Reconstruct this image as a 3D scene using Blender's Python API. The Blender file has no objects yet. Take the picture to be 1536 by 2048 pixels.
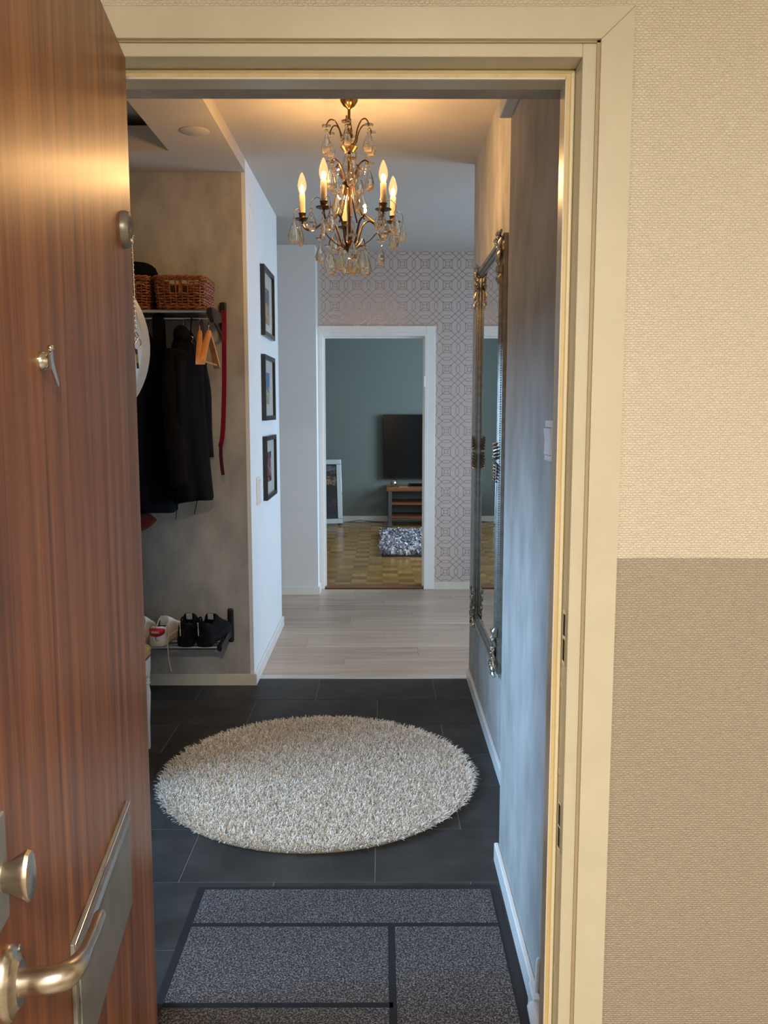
import bpy, bmesh, math, random
from mathutils import Vector, Matrix
R = math.radians
rnd = random.Random(7)
sc = bpy.context.scene
COL = sc.collection

# ------------------------------------------------------------------ camera
F, PITCH, YAW, CH = 1722.4, 6.8056, 0.1462, 1.4375
cam_d = bpy.data.cameras.new('camera'); cam = bpy.data.objects.new('camera', cam_d); COL.objects.link(cam)
cam.location = (0, 0, CH); cam.rotation_euler = (R(90 - PITCH), 0, R(-YAW))
cam_d.sensor_fit = 'VERTICAL'; cam_d.sensor_height = 24.0; cam_d.sensor_width = 18.0; cam_d.lens = F / 2048 * 24.0
cam_d.clip_start = 0.01; cam_d.clip_end = 100
sc.camera = cam

# ------------------------------------------------------------------ world, exposure
w = bpy.data.worlds.new('sky'); sc.world = w; w.use_nodes = True
w.node_tree.nodes['Background'].inputs[0].default_value = (0.55, 0.75, 1.0, 1)
w.node_tree.nodes['Background'].inputs[1].default_value = 1.0
vs = sc.view_settings; vs.view_transform = 'Standard'; vs.look = 'None'; vs.gamma = 1.0; vs.exposure = 0.0
vs.use_curve_mapping = False
cy = sc.cycles
cy.use_denoising = True; cy.max_bounces = 10; cy.diffuse_bounces = 5; cy.glossy_bounces = 4
cy.transmission_bounces = 8; cy.transparent_max_bounces = 24; cy.sample_clamp_indirect = 4.0

def area(name, loc, target, sx, sy, power, color, spread=180):
    d = bpy.data.lights.new(name, 'AREA'); d.shape = 'RECTANGLE'; d.size = sx; d.size_y = sy
    d.energy = power; d.color = color; d.spread = R(spread)
    o = bpy.data.objects.new(name, d); COL.objects.link(o); o.location = loc
    o.rotation_euler = (Vector(target) - Vector(loc)).to_track_quat('-Z', 'Y').to_euler()
    return o
SKYBLUE = (0.42, 0.70, 1.0)
# daylight at the windows of the side room, the far hall and the living room; lamp of the stairwell
area('daylight_side_room', (-3.62, 2.0, 2.25), (0.37, 2.5, 0.2), 1.3, 0.9, 122, (0.36, 0.63, 1.0), 110)
area('daylight_far_hall', (2.92, 5.45, 1.30), (-0.67, 5.1, 0.85), 1.4, 1.2, 52, (0.54, 0.74, 1.0), 120)
area('daylight_living_room', (2.62, 8.6, 1.45), (-0.5, 9.4, 0.5), 2.0, 1.5, 110, (0.62, 0.80, 1.0))
STAIR_W = 112

# ------------------------------------------------------------------ pixel -> direction
def ray(u, v):
    p, y = R(PITCH), R(YAW)
    xc, up = (u - 768) / F, -(v - 1024) / F
    fw = math.cos(p) + up * math.sin(p); z = -math.sin(p) + up * math.cos(p)
    return Vector((xc * math.cos(y) + fw * math.sin(y), -xc * math.sin(y) + fw * math.cos(y), z))
CAM = Vector((0, 0, CH))
def onY(u, v, Y): d = ray(u, v); return CAM + d * (Y / d.y)
def onX(u, v, X): d = ray(u, v); return CAM + d * (X / d.x)
def onZ(u, v, Z=0.0): d = ray(u, v); return CAM + d * ((Z - CH) / d.z)

# ------------------------------------------------------------------ materials
def srgb(r, g, b):
    f = lambda c: (c / 255 / 12.92) if c / 255 <= .04045 else ((c / 255 + .055) / 1.055) ** 2.4
    return (f(r), f(g), f(b), 1)
class NT:
    def __init__(s, name):
        s.m = bpy.data.materials.new(name); s.m.use_nodes = True; s.t = s.m.node_tree
        s.b = s.t.nodes['Principled BSDF']; s.out = s.t.nodes['Material Output']
    def n(s, typ, **kw):
        nd = s.t.nodes.new(typ)
        for k, v in kw.items():
            if k.startswith('_'): setattr(nd, k[1:], v)
            else: nd.inputs[k.replace('__', ' ')].default_value = v
        return nd
    def l(s, a, b): s.t.links.new(a, b)
    def coord(s, scale=(1, 1, 1), kind='Object'):
        tc = s.n('ShaderNodeTexCoord'); mp = s.n('ShaderNodeMapping'); mp.inputs['Scale'].default_value = scale
        s.l(tc.outputs[kind], mp.inputs[0]); return mp.outputs[0]
    def ramp(s, fac, stops):
        r = s.n('ShaderNodeValToRGB'); e = r.color_ramp.elements
        e[0].position, e[0].color = stops[0]; e[1].position, e[1].color = stops[-1]
        for p, c in stops[1:-1]:
            x = e.new(p); x.color = c
        s.l(fac, r.inputs[0]); return r.outputs[0]
    def bump(s, h, strength=.3, dist=.002):
        b = s.n('ShaderNodeBump', Strength=strength, Distance=dist); s.l(h, b.inputs['Height']); s.l(b.outputs[0], s.b.inputs['Normal'])
def setp(nt, color=None, rough=.5, metal=0., spec=.5, **kw):
    if color is not None: nt.b.inputs['Base Color'].default_value = color
    nt.b.inputs['Roughness'].default_value = rough; nt.b.inputs['Metallic'].default_value = metal
    nt.b.inputs['Specular IOR Level'].default_value = spec
    for k, v in kw.items(): nt.b.inputs[k.replace('__', ' ')].default_value = v
def plain(name, color, rough=.5, metal=0., spec=.5, nscale=0, nvar=.12, nstretch=(1, 1, 1), bump=0, bscale=200, bdist=.001, **kw):
    t = NT(name); setp(t, color, rough, metal, spec, **kw)
    if nscale:
        nz = t.n('ShaderNodeTexNoise', Scale=nscale, Detail=4.0); t.l(t.coord(nstretch), nz.inputs['Vector'])
        a = tuple(max(0, c * (1 - nvar)) for c in color[:3]) + (1,); b = tuple(min(1, c * (1 + nvar)) for c in color[:3]) + (1,)
        t.l(t.ramp(nz.outputs['Fac'], [(.3, a), (.7, b)]), t.b.inputs['Base Color'])
    if bump:
        nz = t.n('ShaderNodeTexNoise', Scale=bscale, Detail=3.0); t.l(t.coord(), nz.inputs['Vector']); t.bump(nz.outputs['Fac'], bump, bdist)
    return t.m
def varied(name, stops, scale, stretch=(1, 1, 1), rough=.5, detail=5., bump=0, bdist=.001, randomise=0., spec=.5, rough_noise=False, metal=0., **kw):
    """noise-driven colours; randomise shifts the pattern and shade per object"""
    t = NT(name); setp(t, None, rough, metal, spec, **kw)
    c = t.coord(stretch)
    if randomise:
        oi = t.n('ShaderNodeObjectInfo'); mul = t.n('ShaderNodeMath', _operation='MULTIPLY'); mul.inputs[1].default_value = 37.0
        t.l(oi.outputs['Random'], mul.inputs[0]); add = t.n('ShaderNodeVectorMath', _operation='ADD')
        t.l(c, add.inputs[0]); t.l(mul.outputs[0], add.inputs[1]); c = add.outputs[0]
    nz = t.n('ShaderNodeTexNoise', Scale=scale, Detail=detail, Roughness=.6); t.l(c, nz.inputs['Vector'])
    col = t.ramp(nz.outputs['Fac'], stops)
    if randomise:
        hs = t.n('ShaderNodeHueSaturation'); mr = t.n('ShaderNodeMapRange'); mr.inputs['To Min'].default_value = 1 - randomise; mr.inputs['To Max'].default_value = 1 + randomise
        t.l(oi.outputs['Random'], mr.inputs['Value']); t.l(mr.outputs[0], hs.inputs['Value']); t.l(col, hs.inputs['Color']); col = hs.outputs[0]
    t.l(col, t.b.inputs['Base Color'])
    if bump: t.bump(nz.outputs['Fac'], bump, bdist)
    return t.m
def island(name, stops, rough=.9, spec=.2, **kw):
    """a colour per mesh island: yarns of a rug"""
    t = NT(name); setp(t, None, rough, 0, spec, **kw)
    g = t.n('ShaderNodeNewGeometry'); t.l(t.ramp(g.outputs['Random Per Island'], stops), t.b.inputs['Base Color'])
    return t.m
def clear(name, tint=(1, 1, 1, 1), glassy=.5, ior=1.5, rough=0.0):
    t = NT(name); t.t.nodes.remove(t.b)
    tr = t.n('ShaderNodeBsdfTransparent'); tr.inputs[0].default_value = tint
    gl = t.n('ShaderNodeBsdfGlass'); gl.inputs['Color'].default_value = tint; gl.inputs['IOR'].default_value = ior; gl.inputs['Roughness'].default_value = rough
    mx = t.n('ShaderNodeMixShader'); mx.inputs[0].default_value = glassy
    t.l(tr.outputs[0], mx.inputs[1]); t.l(gl.outputs[0], mx.inputs[2]); t.l(mx.outputs[0], t.out.inputs[0]); return t.m
def pane(name, gloss=.08):
    t = NT(name); t.t.nodes.remove(t.b)
    tr = t.n('ShaderNodeBsdfTransparent'); gl = t.n('ShaderNodeBsdfGlossy'); gl.inputs['Roughness'].default_value = .02
    mx = t.n('ShaderNodeMixShader'); mx.inputs[0].default_value = gloss
    t.l(tr.outputs[0], mx.inputs[1]); t.l(gl.outputs[0], mx.inputs[2]); t.l(mx.outputs[0], t.out.inputs[0]); return t.m
def emit(name, color, strength):
    t = NT(name); setp(t, (0, 0, 0, 1)); t.b.inputs['Emission Color'].default_value = color; t.b.inputs['Emission Strength'].default_value = strength; return t.m

M = {}
M['cream'] = plain('cream_gloss_paint', srgb(212, 207, 187), .28, nscale=14, nvar=.03)
M['oldwood'] = varied('yellowed_bare_wood', [(.3, srgb(214, 190, 134)), (.7, srgb(232, 214, 166))], 20, (1, 1, .12), .45)
M['seal'] = plain('pale_seal', srgb(244, 234, 200), .3)
M['gap'] = plain('shaded_paint_joint', srgb(178, 164, 132), .5)  # darker cream, puts the shade of the frame gaps into the colour
M['white'] = plain('white_wall_paint', srgb(226, 228, 226), .7, spec=.2, nscale=3, nvar=.015, bump=.05, bscale=300)
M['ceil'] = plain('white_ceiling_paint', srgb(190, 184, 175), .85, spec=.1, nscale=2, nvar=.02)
M['trim'] = plain('white_trim_gloss', srgb(232, 230, 224), .3, nscale=20, nvar=.02)
M['trimworn'] = plain('offwhite_baseboard', srgb(214, 208, 192), .35, nscale=30, nvar=.04)
t = NT('concrete_wallpaper'); setp(t, None, .9, 0, .08)
n1 = t.n('ShaderNodeTexNoise', Scale=2.6, Detail=6.0, Roughness=.6); t.l(t.coord((1.2, 1.2, .9)), n1.inputs['Vector'])
n2 = t.n('ShaderNodeTexNoise', Scale=7.0, Detail=4.0); t.l(t.coord((1.6, 1.6, .8)), n2.inputs['Vector'])
mx = t.n('ShaderNodeMath', _operation='ADD'); t.l(n1.outputs['Fac'], mx.inputs[0]); t.l(n2.outputs['Fac'], mx.inputs[1])
mh = t.n('ShaderNodeMath', _operation='MULTIPLY'); mh.inputs[1].default_value = .5; t.l(mx.outputs[0], mh.inputs[0])
t.l(t.ramp(mh.outputs[0], [(.36, srgb(152, 151, 146)), (.5, srgb(168, 166, 160)), (.64, srgb(184, 181, 174))]), t.b.inputs['Base Color'])
n3 = t.n('ShaderNodeTexNoise', Scale=90.0, Detail=3.0); t.l(t.coord((1, 1, .5)), n3.inputs['Vector']); t.bump(n3.outputs['Fac'], .12, .002)
M['concrete'] = t.m
# two-tone stairwell paint over woven glass-fibre cloth
t = NT('stairwell_two_tone_woven_paint'); setp(t, None, .45, 0, .4)
c = t.coord(); sp = t.n('ShaderNodeSeparateXYZ'); t.l(c, sp.inputs[0])
nz = t.n('ShaderNodeTexNoise', Scale=30.0); t.l(c, nz.inputs['Vector'])
ad = t.n('ShaderNodeMath', _operation='MULTIPLY_ADD'); ad.inputs[1].default_value = .004; t.l(nz.outputs['Fac'], ad.inputs[0]); t.l(sp.outputs['Z'], ad.inputs[2])
gt = t.n('ShaderNodeMath', _operation='GREATER_THAN'); gt.inputs[1].default_value = 1.1785; t.l(ad.outputs[0], gt.inputs[0])
mc = t.n('ShaderNodeMix', _data_type='RGBA'); mc.inputs[6].default_value = srgb(177, 169, 154); mc.inputs[7].default_value = srgb(228, 221, 205)
t.l(gt.outputs[0], mc.inputs[0]); t.l(mc.outputs[2], t.b.inputs['Base Color'])
br = t.n('ShaderNodeTexBrick', Scale=1.0, Mortar__Size=.0012, Brick__Width=.0085, Row__Height=.0042)
br.inputs['Mortar Smooth'].default_value = 1.0; br.inputs['Color1'].default_value = (1, 1, 1, 1); br.inputs['Color2'].default_value = (.75, .75, .75, 1); br.inputs['Mortar'].default_value = (0, 0, 0, 1)
cmb = t.n('ShaderNodeCombineXYZ'); t.l(sp.outputs['X'], cmb.inputs[0]); t.l(sp.outputs['Z'], cmb.inputs[1])
nd = t.n('ShaderNodeTexNoise', Scale=160.0); t.l(c, nd.inputs['Vector'])
dv = t.n('ShaderNodeVectorMath', _operation='SCALE'); dv.inputs['Scale'].default_value = .004; t.l(nd.outputs['Color'], dv.inputs[0])
av = t.n('ShaderNodeVectorMath', _operation='ADD'); t.l(cmb.outputs[0], av.inputs[0]); t.l(dv.outputs[0], av.inputs[1]); t.l(av.outputs[0], br.inputs['Vector'])
t.bump(br.outputs['Color'], .8, .0015); M['stair'] = t.m
M['stairfloor'] = varied('stairwell_terrazzo', [(.4, srgb(120, 112, 100)), (.6, srgb(160, 150, 136))], 60)
# teak veneer of the entrance door
t = NT('teak_veneer'); setp(t, None, .38, 0, .3); t.b.inputs['Coat Weight'].default_value = .08; t.b.inputs['Coat Roughness'].default_value = .22
n1 = t.n('ShaderNodeTexNoise', Scale=20.0, Detail=6.0, Roughness=.55, Distortion=.3); t.l(t.coord((1.6, 1.6, .05)), n1.inputs['Vector'])
n2 = t.n('ShaderNodeTexNoise', Scale=130.0, Detail=3.0); t.l(t.coord((1.5, 1.5, .04)), n2.inputs['Vector'])
ma = t.n('ShaderNodeMath', _operation='MULTIPLY_ADD'); ma.inputs[1].default_value = .4; t.l(n2.outputs['Fac'], ma.inputs[0]); t.l(n1.outputs['Fac'], ma.inputs[2])
t.l(t.ramp(ma.outputs[0], [(.46, srgb(86, 48, 22)), (.6, srgb(128, 77, 38)), (.74, srgb(150, 94, 50)), (.9, srgb(174, 118, 70))]), t.b.inputs['Base Color'])
t.bump(n2.outputs['Fac'], .08, .0006); M['teak'] = t.m
M['steel'] = varied('brushed_nickel', [(.35, (.50, .45, .38, 1)), (.65, (.62, .57, .49, 1))], 40, (1, 1, 6), .3, metal=1.0)
M['chrome'] = plain('chrome', (.75, .74, .72, 1), .12, 1.0)
M['greyplate'] = varied('grey_letter_plate', [(.35, srgb(136, 136, 132)), (.65, srgb(154, 153, 148))], 16, (1, 1, .6), .42, metal=.4)
M['greyplastic'] = plain('grey_rubber', srgb(128, 122, 112), .35, .3)
M['tile'] = varied('charcoal_stone_tile', [(.3, srgb(46, 44, 42)), (.5, srgb(57, 55, 52)), (.72, srgb(70, 67, 64))], 5, (1, 1, 1), .55, 8, .05, .001, .10, spec=.25)
M['grout'] = plain('grey_grout', srgb(122, 120, 116), .9)
M['plank'] = varied('grey_oak_laminate', [(.25, srgb(160, 136, 117)), (.5, srgb(182, 160, 140)), (.75, srgb(202, 182, 164))], 7, (.22, 3.2, 1), .38, 7, .04, .0006, .09)
M['plankgap'] = plain('plank_joint', srgb(112, 100, 90), .8)
M['parq'] = varied('oak_parquet', [(.25, srgb(158, 118, 62)), (.5, srgb(174, 133, 74)), (.75, srgb(190, 150, 90))], 9, (4, .5, 1), .24, 5, .03, .0004, .24)
M['parq2'] = varied('oak_parquet_crosswise', [(.25, srgb(142, 104, 52)), (.5, srgb(158, 118, 62)), (.75, srgb(174, 134, 76))], 9, (.5, 4, 1), .24, 5, .03, .0004, .24)
M['parqbase'] = plain('parquet_joint', srgb(96, 68, 34), .6)
M['wallpaper'] = varied('taupe_pearl_wallpaper', [(.3, srgb(186, 172, 164)), (.7, srgb(198, 185, 177))], 60, (1, 1, 1), .42, spec=.5)
M['foil'] = plain('bronze_foil_print', srgb(152, 134, 124), .24, 1.0)
M['green'] = plain('grey_green_wall_paint', srgb(120, 130, 124), .7, nscale=2, nvar=.02)
M['shag'] = island('cream_shag_yarn', [(0, srgb(214, 200, 180)), (.5, srgb(232, 219, 201)), (1, srgb(246, 237, 224))])
M['shagbase'] = plain('rug_backing', srgb(150, 140, 126), .95)
M['greyshag'] = island('grey_shag_yarn', [(0, srgb(96, 90, 98)), (.35, srgb(160, 156, 164)), (.7, srgb(208, 206, 212)), (1, srgb(244, 243, 247))], .6, .4)
M['greybase'] = plain('grey_rug_backing', srgb(72, 64, 70), .95)
t = NT('charcoal_loop_pile'); setp(t, None, .95, 0, .15)
nz = t.n('ShaderNodeTexNoise', Scale=230.0, Detail=3.0, Roughness=.7); t.l(t.coord(), nz.inputs['Vector'])
t.l(t.ramp(nz.outputs['Fac'], [(.36, srgb(38, 36, 36)), (.5, srgb(80, 76, 75)), (.66, srgb(156, 150, 147))]), t.b.inputs['Base Color']); t.bump(nz.outputs['Fac'], 1.0, .006); M['pile'] = t.m
M['pileblack'] = plain('black_pile', srgb(22, 22, 26), .95, nscale=400, nvar=.5, bump=.6, bscale=400, bdist=.003)
M['rubber'] = plain('black_rubber', srgb(24, 24, 28), .6)
M['blackcloth'] = plain('black_cloth', srgb(8, 7, 8), .9, spec=.1, nscale=25, nvar=.3, bump=.2, bscale=500)
M['charcloth'] = plain('charcoal_cloth', srgb(17, 14, 15), .9, spec=.1, nscale=20, nvar=.2, bump=.2, bscale=500)
M['navy'] = plain('navy_cloth', srgb(7, 10, 20), .9, spec=.1, nscale=25, nvar=.3, bump=.2, bscale=500)
M['rust'] = plain('rust_cloth', srgb(88, 34, 24), .9, spec=.1, nscale=30, nvar=.15)
M['rose'] = plain('dusty_rose_cloth', srgb(128, 104, 98), .9, nscale=30, nvar=.1)
M['redleather'] = plain('red_leather', srgb(128, 14, 34), .38, nscale=60, nvar=.1)
M['redin'] = plain('dark_red_leather_back', srgb(62, 10, 18), .85, spec=.1)
M['wicker'] = varied('brown_wicker', [(.2, srgb(70, 34, 14)), (.5, srgb(126, 72, 34)), (.8, srgb(166, 106, 56))], 60, (1, 1, 1), .45)
M['wickerdark'] = plain('basket_shadow_lining', srgb(52, 28, 14), .9, nscale=60, nvar=.2)  # dark sheets behind the weave, the basket's inner shade as colour
M['alu'] = plain('satin_aluminium', srgb(196, 198, 200), .28, 1.0)
M['blackplastic'] = plain('black_plastic', srgb(24, 23, 22), .38)
M['whiteplastic'] = plain('white_plastic', srgb(232, 232, 228), .32)
M['dark'] = plain('dark_slot', srgb(34, 24, 16), .8)
M['hangerwood'] = varied('beech_wood', [(.3, srgb(196, 132, 72)), (.7, srgb(222, 162, 100))], 14, (1, 1, .2), .4)
M['whiteshoe'] = plain('white_leather', srgb(226, 224, 218), .45)
M['sole'] = plain('worn_white_sole', srgb(214, 206, 182), .7, nscale=50, nvar=.08)
M['shoered'] = plain('red_patch', srgb(206, 34, 42), .5)
M['insole'] = plain('shoe_lining', srgb(70, 66, 62), .9)
M['blackshoe'] = plain('black_mesh_fabric', srgb(15, 15, 16), .85, spec=.15, nscale=200, nvar=.4)
M['blacksole'] = plain('black_rubber_sole', srgb(20, 19, 18), .8, spec=.15, nscale=90, nvar=.35)
M['cream_tab'] = plain('cream_ribbon', srgb(220, 200, 168), .7)
M['greytag'] = plain('grey_print_tag', srgb(168, 172, 172), .6, nscale=150, nvar=.3)
M['lace'] = plain('beige_lace', srgb(206, 190, 168), .85)
M['brass'] = plain('antique_brass', srgb(104, 78, 44), .3, 1.0, nscale=30, nvar=.25)
M['canopy'] = plain('bright_brass', srgb(172, 132, 72), .2, 1.0)
M['candle'] = plain('ivory_candle_sleeve', srgb(196, 180, 154), .6)
M['crystal'] = clear('cut_crystal', (1, .97, .90, 1), .80, 1.6)
M['bulb'] = clear('bulb_glass', (1, .97, .9, 1), .12, 1.2)
M['vase'] = clear('clear_glass', (1, .97, .92, 1), .6, 1.45)
t = NT('lit_bulb_glass'); t.t.nodes.remove(t.b)
_tr = t.n('ShaderNodeBsdfTransparent'); _em = t.n('ShaderNodeEmission'); _em.inputs[0].default_value = (1, .52, .16, 1); _em.inputs[1].default_value = 3.2
_gl = t.n('ShaderNodeBsdfGlossy'); _gl.inputs['Roughness'].default_value = .03
_m1 = t.n('ShaderNodeMixShader'); _m1.inputs[0].default_value = .22; t.l(_tr.outputs[0], _m1.inputs[1]); t.l(_em.outputs[0], _m1.inputs[2])
_m2 = t.n('ShaderNodeMixShader'); _m2.inputs[0].default_value = .06; t.l(_m1.outputs[0], _m2.inputs[1]); t.l(_gl.outputs[0], _m2.inputs[2]); t.l(_m2.outputs[0], t.out.inputs[0]); M['bulb'] = t.m
M['filament'] = emit('glowing_filament', (1, .62, .26, 1), 160)
M['mirror'] = plain('mirror_silvering', (.86, .90, .89, 1), .0, 1.0)
M['silver'] = plain('antique_silver', srgb(150, 145, 136), .38, 1.0, nscale=40, nvar=.2)
M['silverdark'] = plain('aged_silver_ornament', srgb(168, 160, 146), .34, 1.0, nscale=120, nvar=.45)
M['blackframe'] = plain('black_wood_frame', srgb(26, 23, 22), .3, nscale=60, nvar=.2)
M['mat'] = plain('grey_picture_mat', srgb(196, 194, 188), .8)
M['picglass'] = pane('picture_glass', .10)
M['winglass'] = pane('window_glass', .05)
M['tv'] = plain('black_screen', srgb(8, 10, 12), .16, spec=.25)
M['tvframe'] = plain('black_bezel', srgb(12, 12, 13), .4)
M['benchwood'] = varied('red_brown_bench_wood', [(.3, srgb(96, 52, 30)), (.7, srgb(138, 82, 50))], 8, (.3, 3, 3), .35)
M['benchlight'] = varied('bench_top_veneer', [(.3, srgb(150, 108, 66)), (.7, srgb(176, 134, 88))], 8, (.3, 3, 3), .3)
M['benchmetal'] = plain('grey_steel_leg', srgb(92, 98, 102), .4, .6)
M['posterframe'] = plain('polished_silver_frame', srgb(186, 188, 188), .22, .9)
M['cable'] = plain('dark_cable', srgb(70, 66, 60), .6)
M['cordwhite'] = plain('white_cord', srgb(222, 222, 220), .5)
M['threshold'] = varied('oak_threshold', [(.3, srgb(116, 74, 46)), (.7, srgb(150, 104, 70))], 10, (.2, 2, 1), .35)
M['darkwood'] = plain('threshold_edge', srgb(74, 42, 26), .5)
M['strip'] = plain('pale_transition_strip', srgb(206, 200, 194), .3, .3)
M['bagtop'] = plain('yellow_green_print', srgb(186, 172, 92), .4, nscale=40, nvar=.25)
M['bagred'] = plain('dark_red_print', srgb(140, 26, 36), .4)
M['keytag'] = plain('olive_brass_tag', srgb(150, 136, 92), .35, .7)
M['discwhite'] = plain('white_disc_body', srgb(238, 236, 230), .4)

# ------------------------------------------------------------------ geometry helpers
WM = {}
def thing(name, label, cat, loc=(0, 0, 0), group=None, kind=None):
    o = bpy.data.objects.new(name, None); COL.objects.link(o); o.location = loc; o.empty_display_size = .05
    WM[o.name] = Matrix.Translation(loc); tag(o, label, cat, group, kind); return o
def tag(o, label, cat=None, group=None, kind=None):
    o['label'] = label
    if cat: o['category'] = cat
    if group: o['group'] = group
    if kind: o['kind'] = kind
    return o
def link(name, me, parent=None, M4=None):
    o = bpy.data.objects.new(name, me); COL.objects.link(o)
    if M4 is not None: o.matrix_basis = M4
    WM[o.name] = M4.copy() if M4 is not None else Matrix.Identity(4)
    if parent is not None:
        o.parent = parent; o.matrix_parent_inverse = WM[parent.name].inverted()
    return o
def mesh(name, bm, m, smooth=False):
    bmesh.ops.recalc_face_normals(bm, faces=bm.faces[:])
    me = bpy.data.meshes.new(name); bm.to_mesh(me); bm.free()
    for mm in (m if isinstance(m, (list, tuple)) else [m]): me.materials.append(M[mm] if isinstance(mm, str) else mm)
    if smooth:
        for p in me.polygons: p.use_smooth = True
        if smooth != 'all':
            try: me.set_sharp_from_angle(angle=R(40))
            except Exception: pass
    return me
def obj(name, bm, m, parent=None, smooth=False, M4=None): return link(name, mesh(name, bm, m, smooth), parent, M4)
def struct(name, bm, m, label, parent=None, smooth=False):
    o = obj(name, bm, m, parent, smooth); tag(o, label, kind='structure'); return o
def BM(): return bmesh.new()
def box(bm, x0, x1, y0, y1, z0, z1, bev=0, mi=0, seg=2):
    r = bmesh.ops.create_cube(bm, size=1.0, matrix=Matrix.Translation(((x0 + x1) / 2, (y0 + y1) / 2, (z0 + z1) / 2)) @ Matrix.Diagonal((abs(x1 - x0), abs(y1 - y0), abs(z1 - z0), 1)))
    vs_ = set(r['verts']); fs = [f for f in bm.faces if all(v in vs_ for v in f.verts)]
    for f in fs: f.material_index = mi
    if bev:
        es = [e for e in bm.edges if e.verts[0] in vs_ and e.verts[1] in vs_]
        bmesh.ops.bevel(bm, geom=es, offset=bev, segments=seg, affect='EDGES', profile=.5)
    return bm
def bx(*a, **k): return box(BM(), *a, **k)
def frame_axes(d):
    d = Vector(d).normalized(); a = Vector((0, 0, 1)) if abs(d.z) < .9 else Vector((1, 0, 0))
    u = d.cross(a).normalized(); return u, d.cross(u).normalized()
def tube(bm, pts, r, seg=8, caps=True, mi=0, closed=False):
    pts = [Vector(p) for p in pts]; n = len(pts); rs = r if isinstance(r, (list, tuple)) else [r] * n
    rings = []; u = None
    for i, p in enumerate(pts):
        a = pts[(i - 1) % n] if (closed or i > 0) else p; b = pts[(i + 1) % n] if (closed or i < n - 1) else p
        d = (b - a)
        if d.length < 1e-9: d = Vector((0, 0, 1))
        d.normalize()
        if u is None: u, v = frame_axes(d)
        else:
            u = (u - d * u.dot(d))
            if u.length < 1e-6: u, v = frame_axes(d)
            u.normalize()
        v = d.cross(u)
        rings.append([bm.verts.new(p + (u * math.cos(t) + v * math.sin(t)) * rs[i]) for t in [2 * math.pi * k / seg for k in range(seg)]])
    m = n if closed else n - 1
    for i in range(m):
        A, B_ = rings[i], rings[(i + 1) % n]
        for k in range(seg):
            f = bm.faces.new((A[k], A[(k + 1) % seg], B_[(k + 1) % seg], B_[k])); f.material_index = mi
    if caps and not closed:
        for rg in (rings[0][::-1], rings[-1]):
            f = bm.faces.new(rg); f.material_index = mi
    return bm
def lathe(bm, prof, seg=24, M4=None, mi=0, sx=1., sy=1.):
    """profile [(r, z)] spun about z; r == 0 makes a pole"""
    M4 = M4 or Matrix.Identity(4); rings = []
    for r, z in prof:
        if r <= 1e-7: rings.append([bm.verts.new(M4 @ Vector((0, 0, z)))])
        else: rings.append([bm.verts.new(M4 @ Vector((r * sx * math.cos(2 * math.pi * k / seg), r * sy * math.sin(2 * math.pi * k / seg), z))) for k in range(seg)])
    for A, B_ in zip(rings, rings[1:]):
        for k in range(seg):
            a, b = A[k % len(A)], A[(k + 1) % len(A)]; c, d = B_[(k + 1) % len(B_)], B_[k % len(B_)]
            vs_ = []
            for q in (a, b, c, d):
                if q not in vs_: vs_.append(q)
            if len(vs_) >= 3:
                f = bm.faces.new(vs_); f.material_index = mi
    for rg in (rings[0], rings[-1]):
        if len(rg) > 2:
            f = bm.faces.new(rg); f.material_index = mi
    return bm
def loft(bm, rings, closed=True, caps=True, mi=0):
    V = [[bm.verts.new(p) for p in r] for r in rings]
    for A, B_ in zip(V, V[1:]):
        n = len(A)
        for k in range(n if closed else n - 1):
            f = bm.faces.new((A[k], A[(k + 1) % n], B_[(k + 1) % n], B_[k])); f.material_index = mi
    if caps and closed:
        for rg in (V[0], V[-1]): bm.faces.new(rg).material_index = mi
    return bm
def prism(bm, poly, axis, a, b, mi=0):
    """poly 2D extruded along axis 'x','y','z' from a to b"""
    def P(p, t): return {'x': (t, p[0], p[1]), 'y': (p[0], t, p[1]), 'z': (p[0], p[1], t)}[axis]
    A = [bm.verts.new(P(p, a)) for p in poly]; B_ = [bm.verts.new(P(p, b)) for p in poly]; n = len(poly)
    for k in range(n): bm.faces.new((A[k], A[(k + 1) % n], B_[(k + 1) % n], B_[k])).material_index = mi
    bm.faces.new(A[::-1]).material_index = mi; bm.faces.new(B_).material_index = mi; return bm
def ball(bm, c, r, u=10, v=7, s=(1, 1, 1)):
    bmesh.ops.create_uvsphere(bm, u_segments=u, v_segments=v, radius=r, matrix=Matrix.Translation(c) @ Matrix.Diagonal((*s, 1))); return bm
def smoothpath(pts, n=8):
    """Catmull-Rom through pts"""
    P = [Vector(p) for p in pts]; P = [P[0]] + P + [P[-1]]; out = []
    for i in range(1, len(P) - 2):
        a, b, c, d = P[i - 1:i + 3]
        for k in range(n):
            t = k / n
            out.append(.5 * ((2 * b) + (c - a) * t + (2 * a - 5 * b + 4 * c - d) * t * t + (3 * b - a - 3 * c + d) * t ** 3))
    out.append(P[-2]); return out
def ribbon(bm, pts, width_dir, wd, th, mi=0):
    """flat band along pts, wd wide along width_dir"""
    pts = [Vector(p) for p in pts]; W = Vector(width_dir).normalized() * wd / 2; rings = []
    for i, p in enumerate(pts):
        d = (pts[min(i + 1, len(pts) - 1)] - pts[max(i - 1, 0)]).normalized(); nrm = d.cross(W).normalized() * th / 2
        rings.append([p - W - nrm, p + W - nrm, p + W + nrm, p - W + nrm])
    return loft(bm, rings, mi=mi)

# ================================================================== STRUCTURE
XR, XR2, XL, YA, YB, YF, YT, ZC, ZS, YN = .4676, .3733, -.6698, 4.3915, 5.655, 6.817, 4.4937, 2.656, 2.59, 2.60
SZ0 = 1.999
YO, YI = 1.50, 1.60                      # outer and inner face of the entrance wall
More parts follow.
